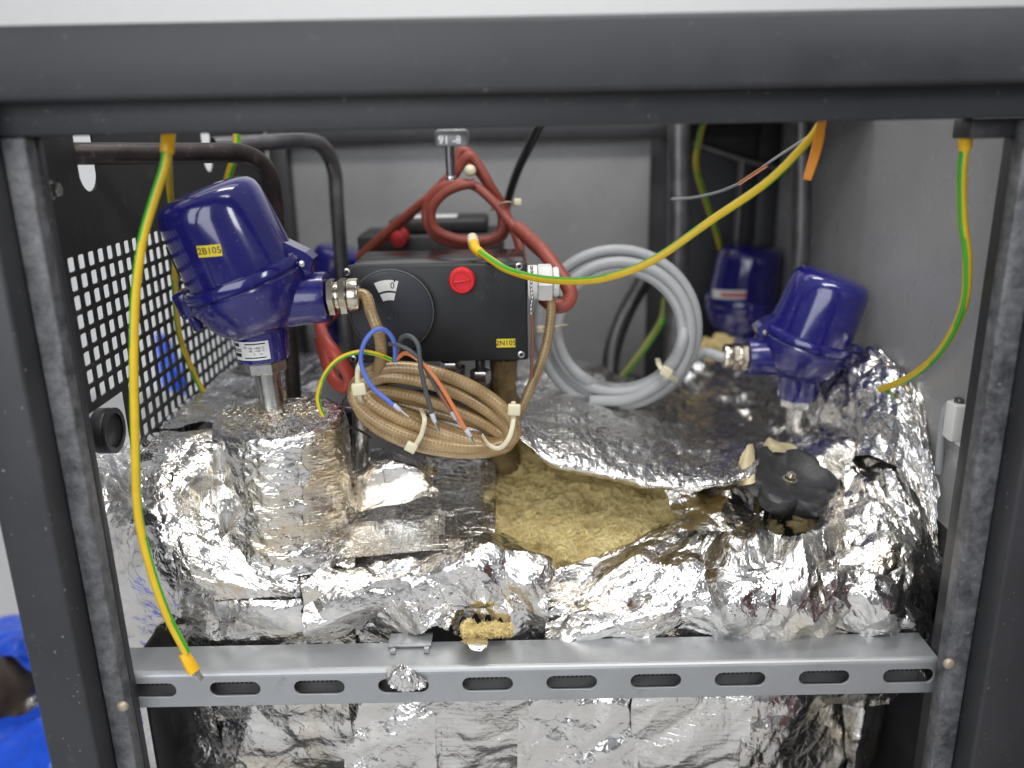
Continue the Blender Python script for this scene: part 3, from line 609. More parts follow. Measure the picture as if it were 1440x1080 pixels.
# ================================================================== blue sensors
def sensor(name, label, loc, yaw, mirror, tilt=20, scale=1., tagtext=None, plate=True, lean=0, band=False, fwd=6):
    g = -1 if mirror else 1
    rot = (Matrix.Rotation(yaw, 3, 'Z') @ Matrix.Rotation(math.radians(lean), 3, 'Y')) * scale
    t = thing(name, label, 'sensor', loc, rot)
    def lp(n, me, mat, par=None):
        if mirror: 
            me.transform(Matrix.Diagonal((-1, 1, 1, 1))); me.flip_normals()
        o = link(n, me, mat, par or t); return o
    TM = Matrix.Translation((-.004, 0, .070)) @ Matrix.Rotation(math.radians(fwd), 4, 'X') @ Matrix.Rotation(math.radians(-tilt), 4, 'Y')
    dome = lathe([(.0485, .003), (.0482, .012), (.0468, .040), (.0457, .062), (.0446, .0705), (.0425, .0765), (.0388, .0808), (.032, .0835), (.018, .0850), (.0015, .0855)], 72, TM)
    dm = lp('dome', dome, M['blue'])
    lp('dome_flange', lathe([(.048, .0010), (.0525, .0012), (.0540, .0025), (.0542, .0085), (.0530, .0108), (.0483, .0116)], 72, TM, False), M['blue'])
    lp('gasket', lathe([(.046, -.001), (.0505, -.001), (.0505, .0018), (.046, .0018)], 64, TM, False), M['blue_low'])
    lp('bowl', lathe([(.0470, -.0002), (.0520, -.0004), (.0530, -.002), (.0522, -.009), (.0495, -.015), (.0465, -.024), (.0410, -.033), (.0335, -.040), (.024, -.0445), (.001, -.046)], 72, TM), M['blue_low'])
    nk = lp('neck', lathe([(.0205, .0), (.0225, .0012), (.0233, .004), (.0235, .024), (.0240, .032), (.028, .040)], 56), M['blue'])
    for a in (20, 155): lp('neck_lug', box(.021*math.cos(math.radians(a))-.003, .021*math.cos(math.radians(a))+.004, -.006, .006, .0155, .026, .0015), M['blue'])
    # conduit arm with flat sides
    az = .052
    arm = lathe([(.0250, 0), (.0235, .012), (.0222, .026), (.0222, .040), (.0214, .0415)], 56, align((.023, -.002, az), (.1, -.006, az)))
    lp('conduit_arm', arm, M['blue_low'])
    # hinge
    e0 = TM @ Vector((.047, 0, .006)); e1 = Vector((.049, -.002, az+.028))
    hv = []
    for y in (-.013, .011):
        hv += [(e0.x-.014, y, e0.z+.020), (e1.x+.003, y, e1.z+.013), (e1.x+.009, y, e1.z+.007), (e1.x+.004, y, e1.z-.003), (e0.x-.006, y, e0.z-.006)]
    hm = pm(hv, [(0, 1, 2, 3, 4), (9, 8, 7, 6, 5)]+[(i, i+5, (i+1) % 5+5, (i+1) % 5) for i in range(5)])
    lp('hinge', hm, M['blue'])
    lp('hinge_post', box(e1.x-.006, e1.x+.006, -.010, .009, az+.014, e1.z+.004, .0015), M['blue_low'])
    lp('hinge_pin', cyl((e1.x-.001, -.0152, e1.z+.004), (e1.x-.001, -.0128, e1.z+.004), .0028, 18, .0006), M['steel'])
    # clasp opposite the hinge
    cp = TM @ Vector((-.055, 0, -.001)); cm = box(-.009, .006, -.012, .012, -.010, .014, .003); cm.transform(TM @ Matrix.Translation((-.0545, 0, -.001))); lp('clasp', cm, M['blue_low'])
    cm = cyl((0, 0, -.022), (0, 0, -.008), .0045, 16, .001); cm.transform(TM @ Matrix.Translation((-.0575, -.002, -.002))); lp('clasp_screw', cm, M['blue_low'])
    # gland
    gx = .0645; gy = -.0042
    gl = lp('cable_gland', hexnut((gx, gy, az), (gx+.0065, gy, az), .0168), M['nickel'])
    lp('gland_ring', cyl((gx+.0065, gy, az), (gx+.010, gy, az), .0128, 30, .0008), M['nickel'], gl)
    lp('gland_nut', hexnut((gx+.010, gy, az), (gx+.017, gy, az), .0165), M['nickel'], gl)
    lp('gland_cap', cyl((gx+.017, gy, az), (gx+.0275, gy, az), .0148, 30, .0022), M['nickel'], gl)
    # stem
    lp('hex_nut', hexnut((0, 0, -.011), (0, 0, -.0002), .0185), M['steel'])
    lp('stem', cyl((0, 0, -.062 if not mirror else -.045), (0, 0, -.011), .0112, 32), M['steel'])
    def onDome(me, a0, z0, rr=.0, rad=None, mm=TM):
        for v in me.vertices:
            x, y, zz = v.co; R_ = (.0487-(z0+y)*.036 if rad is None else rad)+rr+zz; a = a0+x/(R_)
            v.co = mm @ Vector((R_*math.sin(a), -R_*math.cos(a), z0+y))
        return me
    def label_quad(w, h, n=14):
        vs = [(w*(i/n-.5), h*(j-.5), 0) for j in (0, 1) for i in range(n+1)]; return pm(vs, [(i, i+1, n+2+i, n+1+i) for i in range(n)], True)
    if tagtext:
        RZ = Matrix.Rotation(math.radians(-15), 4, 'Z'); q1 = label_quad(.0195, .0095); q1.transform(RZ); q2 = textmesh(tagtext, .0076, .00005); q2.transform(RZ)
        tg = lp('number_tag', onDome(q1, -.02, .0400, .0005), M['yellow_tag'])
        lp('lettering', onDome(q2, -.02, .0400, .0007), M['ink'], tg)
    if tagtext:
        w1 = lp('warning_label', onDome(label_quad(.020, .028), -1.42, .038, .0006), M['paper'])
        lp('red_print', onDome(label_quad(.013, .006), -1.40, .040, .0008), M['redink'], w1)
    if band:
        w1 = lp('label_band', onDome(label_quad(.062, .0125), -.0, .024, .0006), M['paper'])
        lp('red_print', onDome(label_quad(.046, .005), .02, .024, .0008), M['redink'], w1)
    if plate:
        I4 = Matrix.Identity(4)
        npl = lp('nameplate', onDome(label_quad(.034, .0165), -.22, .0135, .0004, .0235, I4), M['paper'])
        rng = random.Random(3); me_all = []
        for (x, y, w, h) in [(-.013, .0055, .006, .003), (.005, .0062, .018, .0011), (-.012, .0016, .008, .0008), (-.012, 0, .008, .0008), (-.0125, -.0035, .0075, .0032), (.004, -.0060, .019, .0010)]:
            lp('print_line', onDome(label_quad(w, h, 6), -.22+x/.0235, .0135+y, .0006, .0235, I4), M['ink'], npl)
        for s_, x, y in (('-50...+450 °C', .006, .0025), ('-40...+100 °C', .006, .0), ('Exi', -.0035, .0035), ('0 ... 1,6', .007, -.0028)):
            me = textmesh(s_, .0026, .00003); lp('lettering', onDome(me, -.22+x/.0235, .0135+y, .0006, .0235, I4), M['ink'], npl)
    return t
sl = P(372, 505, .757)
s1 = sensor('blue_sensor', 'glossy blue sensor head with yellow number tag on a steel stem', sl, math.radians(2), False, 16, 1.03, '2B105', lean=-3, fwd=4)
sr = P(1121, 560, .935)
s2 = sensor('blue_sensor', 'glossy blue sensor head without tag whose arm holds the grey cable', sr, math.radians(-4), True, 16, .96, None, plate=False, lean=1, fwd=3)
s3l = P(1037, 492, 1.27)
s3 = sensor('blue_sensor', 'dark blue sensor head with red and white label band standing in shadow', s3l, math.radians(95), False, 2, 1.05, None, plate=False, band=False)
# label band on the rear sensor faces the opening
rb = P(1037, 412, 1.23)
me = pm([(rb[0]+.0535*math.sin(a), s3l[1]-.0545*math.cos(a), rb[2]+z) for z in (-.0065, .0065) for a in np.linspace(-.75, .75, 13)], [(i, i+1, i+14, i+13) for i in range(12)], True)
lb = part('label_band', me, M['paper'], s3)
me = pm([(rb[0]+.0539*math.sin(a), s3l[1]-.0549*math.cos(a), rb[2]+z) for z in (-.003, .002) for a in np.linspace(-.5, .5, 13)], [(i, i+1, i+14, i+13) for i in range(12)], True)
o = link('red_print', me, M['redink'], lb); o.matrix_parent_inverse = (lb.matrix_parent_inverse @ Matrix.Identity(4)) if False else s3.matrix_world.inverted(); o.matrix_parent_inverse = Matrix.Identity(4)
s4l = P(472, 480, 1.21)
s4 = sensor('blue_sensor', 'blurred blue sensor head half hidden behind the black actuator box', s4l, math.radians(150), False, 15, .9, None, plate=False)

# ================================================================== actuator box
BD = .80; zt = P(613, 372, BD)[2]; zb = P(615, 509, BD)[2]; xl = P(487, 375, BD)[0]; xr = P(741, 371, BD)[0]; bd2 = dz(613, 347, zt)
ab = thing('actuator_box', 'black actuator box with round dial and red knob tagged in yellow', 'actuator', ((xl+xr)/2, BD, zb))
part('housing', box(xl+.0015, xr-.0015, BD+.0125, min(bd2, BD+.105), zb+.001, zt-.001, .003), simple('glossy_black_housing', (.014, .014, .015), .2, bump=.1, bscale=500, grime=((.10, .095, .085), .6), nscale=35), ab)
part('cover', box(xl, xr, BD, BD+.012, zb, zt, .0022), M['plastic'], ab)
for px, py in ((488, 382), (730, 374), (733, 498), (497, 504)):
    p = P(px, py, BD-.0002); s_ = part('screw', cyl((p[0], BD+.001, p[2]), (p[0], BD-.0022, p[2]), .0036, 20, .0007), M['steel'], ab)
    o = link('socket', hexnut((p[0], BD-.0021, p[2]), (p[0], BD-.0025, p[2]), .0019), M['ink'], s_); o.matrix_parent_inverse = ab.matrix_world.inverted(); o.matrix_parent_inverse = s_.matrix_parent_inverse.copy(); o.matrix_parent_inverse = Matrix.Identity(4)
dc = P(551, 437, BD-.006); dr = .0395
dl = part('dial', lathe([(dr, 0), (dr, .0085), (dr-.0012, .0098), (dr-.004, .0102), (.0001, .0102)], 80, at((dc[0], BD+.001, dc[2]))), M['dial'], ab)
def sub(n, me, mat, par):
    o = link(n, me, mat, par); return o     # parents are unscaled at the identity inside their thing
def subw(n, me, mat, par, root):            # sub-part given in world coordinates
    return link(n, me, mat, par)
subw('dial_rim', lathe([(dr-.0002, .0070), (dr+.0006, .0074), (dr+.0006, .0095), (dr-.0006, .0101)], 80, at((dc[0], BD+.001, dc[2])), False), M['scuff'], dl, ab)
subw('hub', lathe([(.0068, 0), (.0066, .0007), (.004, .0007), (.0035, .0003), (.001, .0003)], 30, at((dc[0]-.0005, BD-.0092, dc[2]-.0035))), M['dial'], dl, ab)
def sector(r0, r1, a0, a1, n=12):
    a = np.radians(np.linspace(a0, a1, n)); return [(r1*math.cos(x), r1*math.sin(x)) for x in a]+[(r0*math.cos(x), r0*math.sin(x)) for x in a[::-1]]
for r0, r1 in ((.0235, .0335), (.0145, .0215)):
    subw('dial_window', (lambda m: (m.transform(at((dc[0]-.001, BD-.0094, dc[2]-.0035))), m)[1])(curve2d(sector(r0, r1, 74, 114), [], .0004)), M['white'], dl, ab)
me = textmesh('0', .0085, .0001); me.transform(at((dc[0]+.0025, BD-.0098, dc[2]+.0245))); subw('numeral', me, M['ink'], dl, ab)
subw('pointer', box(dc[0]+.004, dc[0]+.0055, BD-.0098, BD-.0095, dc[2]+.028, dc[2]+.031), M['ink'], dl, ab)
kc = P(650, 393, BD)
kn = part('red_knob', lathe([(.0122, 0), (.0122, .008), (.0110, .0095), (.0088, .0095), (.0085, .0080), (.0001, .0080)], 72, at((kc[0], BD-.0001, kc[2])), lobes=lambda a: 1+.025*math.cos(a*36)), M['red'], ab)
me = box(-.0085, .0085, -.0003, .0022, -.0013, .0013, .0006); me.transform(Matrix.Translation((kc[0], BD-.0099, kc[2])) @ Matrix.Rotation(math.radians(-8), 4, 'Y')); subw('grip_bar', me, M['red'], kn, ab)
tp = P(711.5, 482.5, BD-.0004)
tg = part('number_tag', (lambda m: (m.transform(at((tp[0], BD-.0003, tp[2]))), m)[1])(curve2d(rrect(0, 0, .0185, .0085, .0009), [], .0003)), M['yellow_tag'], ab)
me = textmesh('2N105', .0072, .00012); me.transform(at((tp[0], BD-.0007, tp[2]))); subw('lettering', me, M['ink'], tg, ab)
mk = []
for line in ([(682, 388), (688, 384), (690, 392), (693, 383), (697, 391), (702, 396)], [(668, 412), (680, 411), (678, 420)], [(669, 412), (670, 420), (668, 432)]):
    part('pen_mark', tube([P(x, y, BD-.0003) for x, y in line], .00022, 5, 4), M['scuff'], ab)
# white gland on the side
gp = P(745, 395, BD+.02); gz = gp[2]; gy = BD+.012
wg = thing('white_cable_gland', 'white plastic cable gland on the side of the black actuator box', 'cable gland', (xr, gy, gz))
part('collar', cyl((xr+.0005, gy, gz), (xr+.010, gy, gz), .0165, 30, .001), M['white'], wg)
part('nut', hexnut((xr+.0105, gy, gz), (xr+.024, gy, gz), .0185), M['white'], wg)
part('cap', cyl((xr+.0242, gy, gz), (xr+.031, gy, gz), .0145, 30, .003), M['white'], wg)
ch = thing('bead_chain', 'thin twisted steel chain dangling beside the white gland', 'chain', P(748, 480, .785))
for k in range(13):
    p = P(747.5+.8*math.sin(k), 376+5.4*k, .779); bm = bmesh.new(); bmesh.ops.create_uvsphere(bm, u_segments=10, v_segments=6, radius=.0019, matrix=Matrix.Translation(Vector(p)) @ Matrix.Diagonal((.8, .8, 1.15, 1))); part('bead', bmesh_to(bm, True, 180), M['steel'], ch)
part('tail_wire', tube(PP([(748, 440, .779), (749, 470, .782), (748, 500, .79), (747, 530, .80)]), .0016, 8), M['heatshrink'], ch)
# underside hardware: valve body, rods, nuts, wool wrapped spindle
vb = thing('valve_yoke', 'steel valve yoke with rod below the black actuator box', 'valve', P(560, 640, .82))
r0 = P(484, 562, .795); r1 = P(505, 650, .795)
part('rod', cyl(P(507, 565, .80), P(507, 690, .80), .0085, 30), M['steel'], vb)
part('channel', box(*sorted((P(482, 600, .81)[0], P(498, 600, .81)[0])), .805, .825, P(490, 690, .81)[2], P(490, 565, .81)[2], .002), M['rubber'], vb)
part('yoke_plate', box(P(478, 560, .80)[0], P(690, 560, .80)[0], .79, .84, P(560, 572, .81)[2], P(560, 560, .81)[2], .003), M['dsteel'], vb)
part('yoke_plate', box(P(560, 600, .83)[0], P(700, 600, .83)[0], .81, .86, P(600, 600, .83)[2], P(600, 575, .83)[2], .003), M['steel'], vb)
part('bolt', cyl(P(640, 580, .82), P(640, 515, .82), .010, 20), M['dsteel'], vb)
for px, py in ((676, 535), (634, 523)):
    p = P(px, py, .815); part('nut', hexnut(p, p+np.array([0, 0, .011]), .0105), M['steel'], vb); part('stud', cyl(p, p+np.array([0, 0, .022]), .005, 16, .001), M['blackcable'], vb)
sp = thing('wool_lagged_pipe', 'upright pipe lagged in dirty yellow wool behind the amber coil', 'pipe', P(712, 640, .86))
part('lagging', sheet([[P(708, y, .862)+np.array([w*math.sin(a), -w*math.cos(a), 0]) for a in np.linspace(-3.1, 3.1, 13)] for y, w in ((505, .012), (540, .014), (580, .016), (620, .016), (660, .017))], 90, 70, None, 3, world=True, extra=lambda s, t, f: fbm(s*60, t*60, 8, 5)*.012), simple('dirty_wool', (.17, .115, .05), .95, var=.5, bump=.9, bscale=260, grime=((.05, .03, .015), .9), nscale=55), sp)
# second actuator behind
p0 = P(480, 345, 1.08); p1 = P(742, 345, 1.08); zz = P(600, 330, 1.08)[2]
a2 = thing('actuator_box', 'out of focus black actuator with red cap behind the tagged one', 'actuator', (p0[0], 1.08, zz-.12))
part('housing', box(p0[0]+.02, p1[0]-.03, 1.08, 1.17, zz-.12, zz, .004), M['plastic'], a2)
part('lid', box(p0[0]+.06, p1[0]-.05, 1.085, 1.16, zz+.0005, zz+.018, .004), M['plastic'], a2)
q = P(560, 337, 1.04); part('red_cap', cyl((q[0], 1.040, q[2]), (q[0], 1.0795, q[2]), .010, 24, .002), simple('dull_red_cap', (.38, .01, .014), .45), a2)
part('lid_label', box(p0[0]+.09, p1[0]-.09, 1.10, 1.14, zz+.0186, zz+.019), M['paper'], a2)

# ================================================================== cables
def wire(name, label, pts, r, mats, cat='wire', **kw): return tag(link(name, tube(PP(pts), r, **kw), mats), label, cat)
YG = [M['yellow'], M['green']]
def lug(par, p, q, r):
    part('sleeve', cyl(p, q, r, 20, .0008, r*1.12), M['sleeve'], par)
ew = thing('earth_wire', 'long green and yellow earth wire hanging in front of the perforated panel', 'wire', P(275, 945, .64))
part('insulation', tube(PP([(235, 206, .664), (231, 235, .660), (215, 285, .655), (200, 340, .652), (190, 420, .650), (188, 520, .645), (190, 620, .642), (194, 720, .640), (212, 800, .638), (235, 865, .637), (262, 918, .637)]), .0036, 24, 10, stripe=(.34, -3.2, 2.2)), YG, ew)
part('sleeve', cyl(P(237, 186, .668), P(235, 216, .664), .0052, 20, .001, .0050), M['sleeve'], ew)
part('sleeve', tube([P(258, 918, .637), P(265, 930, .636), P(273, 944, .635)], [.0048, .0058, .0060], 20, 4, flat=.75), M['sleeve'], ew)
me = box(-.0035, .0035, -.0012, .0012, 0, .010, .0005); me.transform(align(P(273, 944, .635), P(285, 958, .634))); part('blade_terminal', me, M['steel'], ew)
me = box(-.0042, .0042, -.0006, .0016, .001, .0035, .0004); me.transform(align(P(273, 944, .635), P(285, 958, .634))); part('terminal_crimp', me, M['steel'], ew)
e2 = thing('earth_wire', 'yellow and green earth wire sweeping from the top rail to the actuator box', 'wire', P(668, 345, .81))
part('insulation', tube(PP([(1156, 172, .70), (1135, 200, .70), (1080, 255, .70), (1000, 310, .70), (925, 362, .705), (870, 386, .715), (820, 395, .73), (760, 392, .755), (715, 380, .78), (690, 365, .80), (672, 352, .815)]), .0034, 24, 10, stripe=(.36, 3.0, 1.6)), YG, e2)
part('sleeve', tube(PP([(676, 356, .812), (669, 350, .82), (666, 342, .83)]), .0048, 16, 4), M['sleeve'], e2)
part('terminal', cyl(P(667, 346, .83), P(664, 334, .85), .0055, 16, .001), M['tie'], e2)
e3 = thing('earth_wire', 'yellow and green earth wire drooping in front of the grey side panel', 'wire', P(1170, 570, .95))
part('insulation', tube(PP([(1357, 205, .668), (1353, 250, .668), (1354, 310, .669), (1360, 365, .675), (1355, 430, .69), (1325, 490, .73), (1280, 530, .79), (1225, 552, .86), (1170, 570, .95)]), .0036, 24, 10, stripe=(.36, 4., .9)), YG, e3)
part('sleeve', cyl(P(1358, 180, .668), P(1357, 212, .668), .0052, 20, .001, .0048), M['sleeve'], e3)
part('ring_terminal', cyl(P(1360, 168, .668), P(1358, 182, .668), .0045, 16, .0008), M['steel'], e3)
part('terminal_nut', hexnut(P(1352, 172, .662), P(1364, 171, .662), .006), M['steel'], e3)
wire('yellow_wire', 'thin yellow wire hanging straight behind the first sensor near the panel', [(236, 205, .70), (238, 250, .74), (240, 280, .76), (247, 330, .80), (246, 400, .84), (252, 470, .88), (270, 520, .90), (290, 560, .91)], .0032, [M['yellow'], M['green']], stripe=(.2, 4., 0))
wire('yellow_wire', 'yellow green wire pair hanging from above behind the first sensor', [(333, 188, .96), (332, 215, .96), (322, 245, .97), (312, 285, .98)], .0042, YG, stripe=(.4, 3., 1))
wire('yellow_wire', 'short yellow wire curving down behind the steel stem', [(378, 480, .88), (383, 520, .88), (392, 545, .87), (404, 575, .86)], .0034, [M['yellow'], M['green']], stripe=(.15, 4., 0))
wire('yellow_wire', 'dim yellow wire dropping between the upright steel pipes', [(990, 170, 1.20), (983, 200, 1.2), (980, 240, 1.2), (1005, 320, 1.24), (1020, 380, 1.30), (1030, 440, 1.33)], .004, YG, stripe=(.3, 4., 0))
wire('green_wire', 'dim green earth wire seen through the grey cable coil', [(935, 420, 1.15), (930, 450, 1.13), (912, 480, 1.1), (890, 510, 1.08), (860, 550, 1.05), (840, 590, 1.03)], .005, [simple('shaded_yellow', (.10, .11, .012), .5), M['green']], stripe=(.3, 4., 0))  # yellow insulation darkened to paint in the dimness behind the coil
# orange paper strip
me = sheet([[(1150, 168, .690), (1163, 170, .690)], [(1142, 205, .688), (1156, 209, .688)], [(1129, 252, .684), (1141, 254, .684)]], 6, 24, None, 3)
o = tag(link('orange_tag', me, M['orange']), 'narrow orange strip hanging from the top rail by the earth wire', 'tag'); sm = o.modifiers.new('s', 'SOLIDIFY'); sm.thickness = .0006
wire('thin_wire', 'very thin clear wire with bare copper tip strung below the top rail', [(1140, 190, .76), (1085, 226, .80), (1060, 245, .82)], .0012, M['grey_cable'])
wire('copper_wire', 'bare copper wire end beside the sweeping earth wire', [(1078, 233, .80), (1058, 246, .81), (1040, 258, .82)], .0019, simple('copper', (.72, .32, .16), .35, metal=.9))
wire('thin_wire', 'faint grey wire crossing in front of the upright steel pipes', [(1040, 258, .86), (1010, 270, .92), (975, 278, .98), (945, 280, 1.02)], .0014, M['grey_cable'])
wire('black_cable', 'black cable falling from the top rail past the rust red loop', [(772, 150, .96), (758, 178, .98), (745, 205, 1.0), (728, 240, 1.05), (715, 280, 1.1), (705, 330, 1.18)], .0052, M['blackcable'], 'cable')
wire('black_cable', 'thick black hose rising behind the grey cable coil', [(905, 395, 1.2), (880, 440, 1.18), (862, 490, 1.14), (856, 545, 1.1)], .012, M['blackcable'], 'cable')
# pipes
wire('steel_pipe', 'brown stained pipe crossing the top of the perforated panel and bending down', [(100, 216, .735), (160, 216, .755), (230, 216, .785), (300, 215, .82), (338, 216, .84), (362, 226, .852), (378, 246, .862), (385, 280, .87), (388, 330, .87), (394, 420, .87)], .0092, M['rusty'], 'pipe', n=20)
wire('steel_pipe', 'dark bent pipe in front of the grey back panel', [(300, 205, 1.0), (380, 200, 1.05), (430, 198, 1.1), (455, 208, 1.12), (470, 240, 1.14), (474, 290, 1.14), (482, 400, 1.14), (490, 520, 1.14)], .0095, M['dsteel'], 'pipe', n=20)
wire('steel_pipe', 'reddish brown upright pipe behind the steel stem of the first sensor', [(404, 400, .86), (407, 450, .86), (411, 520, .86), (416, 600, .86)], .0078, M['rusty'], 'pipe', n=20)
for px, d, r, lab in ((955, 1.12, .0145, 'upright bluish steel pipe beside the grey back panel edge'), (1127, 1.10, .0125, 'upright steel pipe behind the tilted second sensor')):
    b0 = P(px, 172, d); wire('steel_pipe', lab, [(px, 168, d), (px, 300, d), (px-4, 420, d), (px-8, 560, d)], r, M['dsteel'], 'pipe', n=24)
tag(link('black_upright', box(P(1165, 300, 1.12)[0], P(1180, 300, 1.12)[0], 1.12, 1.14, .45, .797, .002), M['black']), 'flat black upright strip beside the grey side panel', 'upright')
br_ = thing('wall_bracket', 'dim grey angle bracket high up between the upright pipes', 'bracket', P(1020, 225, 1.25))
part('arm', tube(PP([(975, 200, 1.25), (1050, 225, 1.25), (1100, 238, 1.25)]), .006, 8, 2), M['dsteel'], br_)
part('arm', tube(PP([(1045, 225, 1.25), (1040, 290, 1.26), (1036, 340, 1.27)]), .006, 8, 2), M['dsteel'], br_)
# amber cable and coil
ac = thing('amber_cable_coil', 'tied coil of amber braided cable with loose coloured wire ends', 'cable', P(612, 640, .75))
g1 = np.array(s1.matrix_world @ Vector((.091, -.0045, .052)))
lead = [g1-np.array([.006, 0, 0]), g1+np.array([.006, -.001, -.001])]+PP([(522, 440, .745), (533, 470, .742), (536, 500, .745)])
def coilpt(th, k):
    sa = [1.03, .95, 1.0, .90, .98, .86, .9, .8][k % 8]; sb = [1.06, .55, .84, .22, 1.0, .70, .38, .10][k % 8]; ox = [0, 4, -4, 6, -1, 2, 3, 0][k % 8]; oy = [0, -10, 3, 4, 8, -4, 6, 10][k % 8]
    return (612+ox+sa*110*math.cos(th)-sb*18*math.sin(th), 581+oy+sa*36*math.cos(th)+sb*50*math.sin(th), .747+.006*((k*2) % 4)-.006*math.sin(th)+.0012*k+.002*math.sin(2*th+k))
cpts = []
NTURN = 9
for i in range(NTURN*14+1):
    th = math.pi*1.12+2*math.pi*i/14; kf = i/14; k0 = int(kf); f_ = kf-k0; f_ = f_*f_*(3-2*f_)
    a = np.array(coilpt(th, k0)); b = np.array(coilpt(th, k0+1)); cpts.append(P(*(a*(1-f_)+b*f_)))
part('lead', tube(lead+PP([(530, 520, .75), (520, 540, .757)]), .0054, 18, 8), M['braid'], ac)
part('coil', tube(cpts, .0061, 18, 5), M['braid'], ac)
def tie(par, pts, head, hs=.006, rot=0, w=.0022):
    part('zip_tie', tube(PP(pts), w, 10, 8, flat=.4), M['tie'], par)
    me = box(-hs, hs, -hs*.5, hs*.5, -hs*.9, hs*.9, hs*.22); me.transform(Matrix.Translation(Vector(P(*head))) @ Matrix.Rotation(math.radians(rot), 4, 'Y')); part('tie_head', me, M['tie'], par)
tie(ac, [(508, 505, .745), (503, 520, .727), (503, 540, .724), (506, 560, .730), (512, 568, .75)], (505, 547, .722), .0062, -5)
tie(ac, [(592, 575, .755), (597, 590, .733), (593, 610, .729), (584, 626, .731), (575, 634, .745)], (578, 629, .728), .0052, 30)
tie(ac, [(722, 565, .755), (722, 590, .735), (716, 615, .729), (703, 630, .730), (688, 626, .735), (678, 612, .75)], (723, 576, .735), .0058, 5)
def lead_wire(nm, pts, r, mat, fer=None, stripe=None):
    part(nm, tube(PP(pts), r, 12, 8, stripe=stripe), mat, ac)
    if fer: part('ferrule', cyl(P(*fer[0]), P(*fer[1]), .0024, 14, .0004, .0019), M['ferrule'], ac); part('ferrule_tip', cyl(P(*fer[1]), P(*fer[2]), .0013, 10), M['steel'], ac)
lead_wire('blue_wire', [(556, 508, .742), (554, 480, .733), (541, 464, .727), (525, 466, .722), (511, 485, .720), (508, 512, .719), (522, 542, .719), (545, 563, .720), (556, 572, .721)], .0021, M['bluewire'], ((553, 569, .721), (563, 577, .721), (574, 586, .721)))
lead_wire('grey_wire', [(558, 505, .742), (562, 482, .735), (566, 474, .730), (577, 473, .724), (588, 486, .720), (592, 520, .718), (600, 555, .718), (608, 583, .719)], .0021, M['greywire'], ((607, 581, .719), (612, 594, .719), (617, 606, .719)))
lead_wire('grey_wire', [(548, 484, .737), (560, 485, .731), (578, 494, .727), (594, 510, .725), (608, 535, .724), (620, 556, .724), (636, 580, .724)], .0020, M['greywire'], ((635, 578, .724), (642, 590, .724), (650, 599, .724)))
lead_wire('orange_wire', [(558, 505, .742), (568, 497, .735), (580, 500, .728), (598, 515, .724), (618, 540, .722), (636, 570, .721), (652, 600, .721), (657, 607, .721)], .0020, M['orangewire'], ((655, 604, .721), (662, 614, .721), (666, 626, .721)))
part('heat_shrink', tube(PP([(614, 540, .726), (622, 556, .7245), (634, 577, .723)]), .0032, 12, 6, flat=.6), M['heatshrink'], ac)
lead_wire('earth_core', [(550, 506, .742), (530, 498, .733), (505, 495, .727), (478, 504, .724), (458, 525, .722), (447, 555, .722), (450, 575, .722), (455, 585, .722)], .0021, YG, None, stripe=(.3, 8., .6))
wire('braided_cable', 'amber braided cable dropping from the white gland behind the coil', [(771, 395, .82), (775, 425, .818), (773, 460, .815), (764, 500, .81), (748, 540, .805), (735, 570, .80), (720, 600, .79)], .0047, M['braid'], 'cable', n=16)
wire('black_tape', 'strip of black tape running from the boss across the steel rod', [(440, 590, .745), (470, 592, .755), (490, 600, .765), (505, 605, .772), (520, 615, .78)], .0035, M['tape'], 'tape', flat=.35)
# rust red silicone loop at the top
rl = thing('red_cable_loop', 'loop of rust red silicone cable hanging above the black actuator box', 'cable', P(655, 345, 1.0))
pts = [(505, 362, 1.06), (540, 330, 1.03), (590, 288, 1.0), (630, 258, .98), (655, 222, .97), (668, 225, .97), (690, 262, .97), (712, 300, .985), (708, 330, .99), (685, 342, .985), (655, 344, .98), (622, 338, .975), (602, 318, .97), (600, 292, .97), (615, 268, .965), (640, 258, .96), (668, 262, .96), (695, 285, .955), (715, 310, .95), (738, 335, .93), (765, 360, .90)]
part('cable', tube(PP(pts), .0053, 16, 8), M['redcable'], rl)
part('cable', tube(PP([(520, 352, 1.07), (560, 318, 1.05), (612, 268, 1.0), (640, 240, .99), (654, 228, .975), (672, 240, .975), (694, 272, .975), (706, 305, .975), (700, 330, .975), (672, 338, .97), (640, 335, .968), (612, 322, .965), (607, 296, .962), (622, 274, .958), (645, 262, .955), (668, 258, .955)]), .0053, 16, 8), M['redcable'], rl)
part('cable', tube(PP([(640, 232, .985), (648, 212, .985), (662, 218, .985), (680, 250, .99), (702, 285, .985), (722, 322, .97), (730, 345, .96), (735, 375, .95)]), .0053, 16, 8), M['redcable'], rl)
tie(rl, [(690, 296, .985), (700, 288, .955), (715, 284, .945), (724, 290, .97)], (728, 284, .965), .004, 0, .0018)
bm = bmesh.new(); bmesh.ops.create_uvsphere(bm, u_segments=16, v_segments=10, radius=.0065, matrix=Matrix.Translation(Vector(P(661, 240, .955)))); part('tie_head', bmesh_to(bm, True, 180), M['tie'], rl)
wire('red_cable', 'thick rust red cable curling round behind the white gland', [(728, 320, .93), (745, 335, .91), (765, 355, .88), (782, 378, .86), (797, 400, .845), (802, 415, .84), (795, 428, .838), (780, 430, .84), (765, 420, .85)], .0075, M['redcable'], 'cable', n=16)
wire('red_cable', 'bright red silicone cable looping down beside the amber coil', [(470, 440, .86), (452, 458, .83), (456, 475, .80), (472, 498, .785), (488, 522, .785), (492, 538, .79), (484, 545, .80), (470, 535, .815), (458, 505, .83), (450, 475, .84)], .0062, M['redbright'], 'cable', n=16)
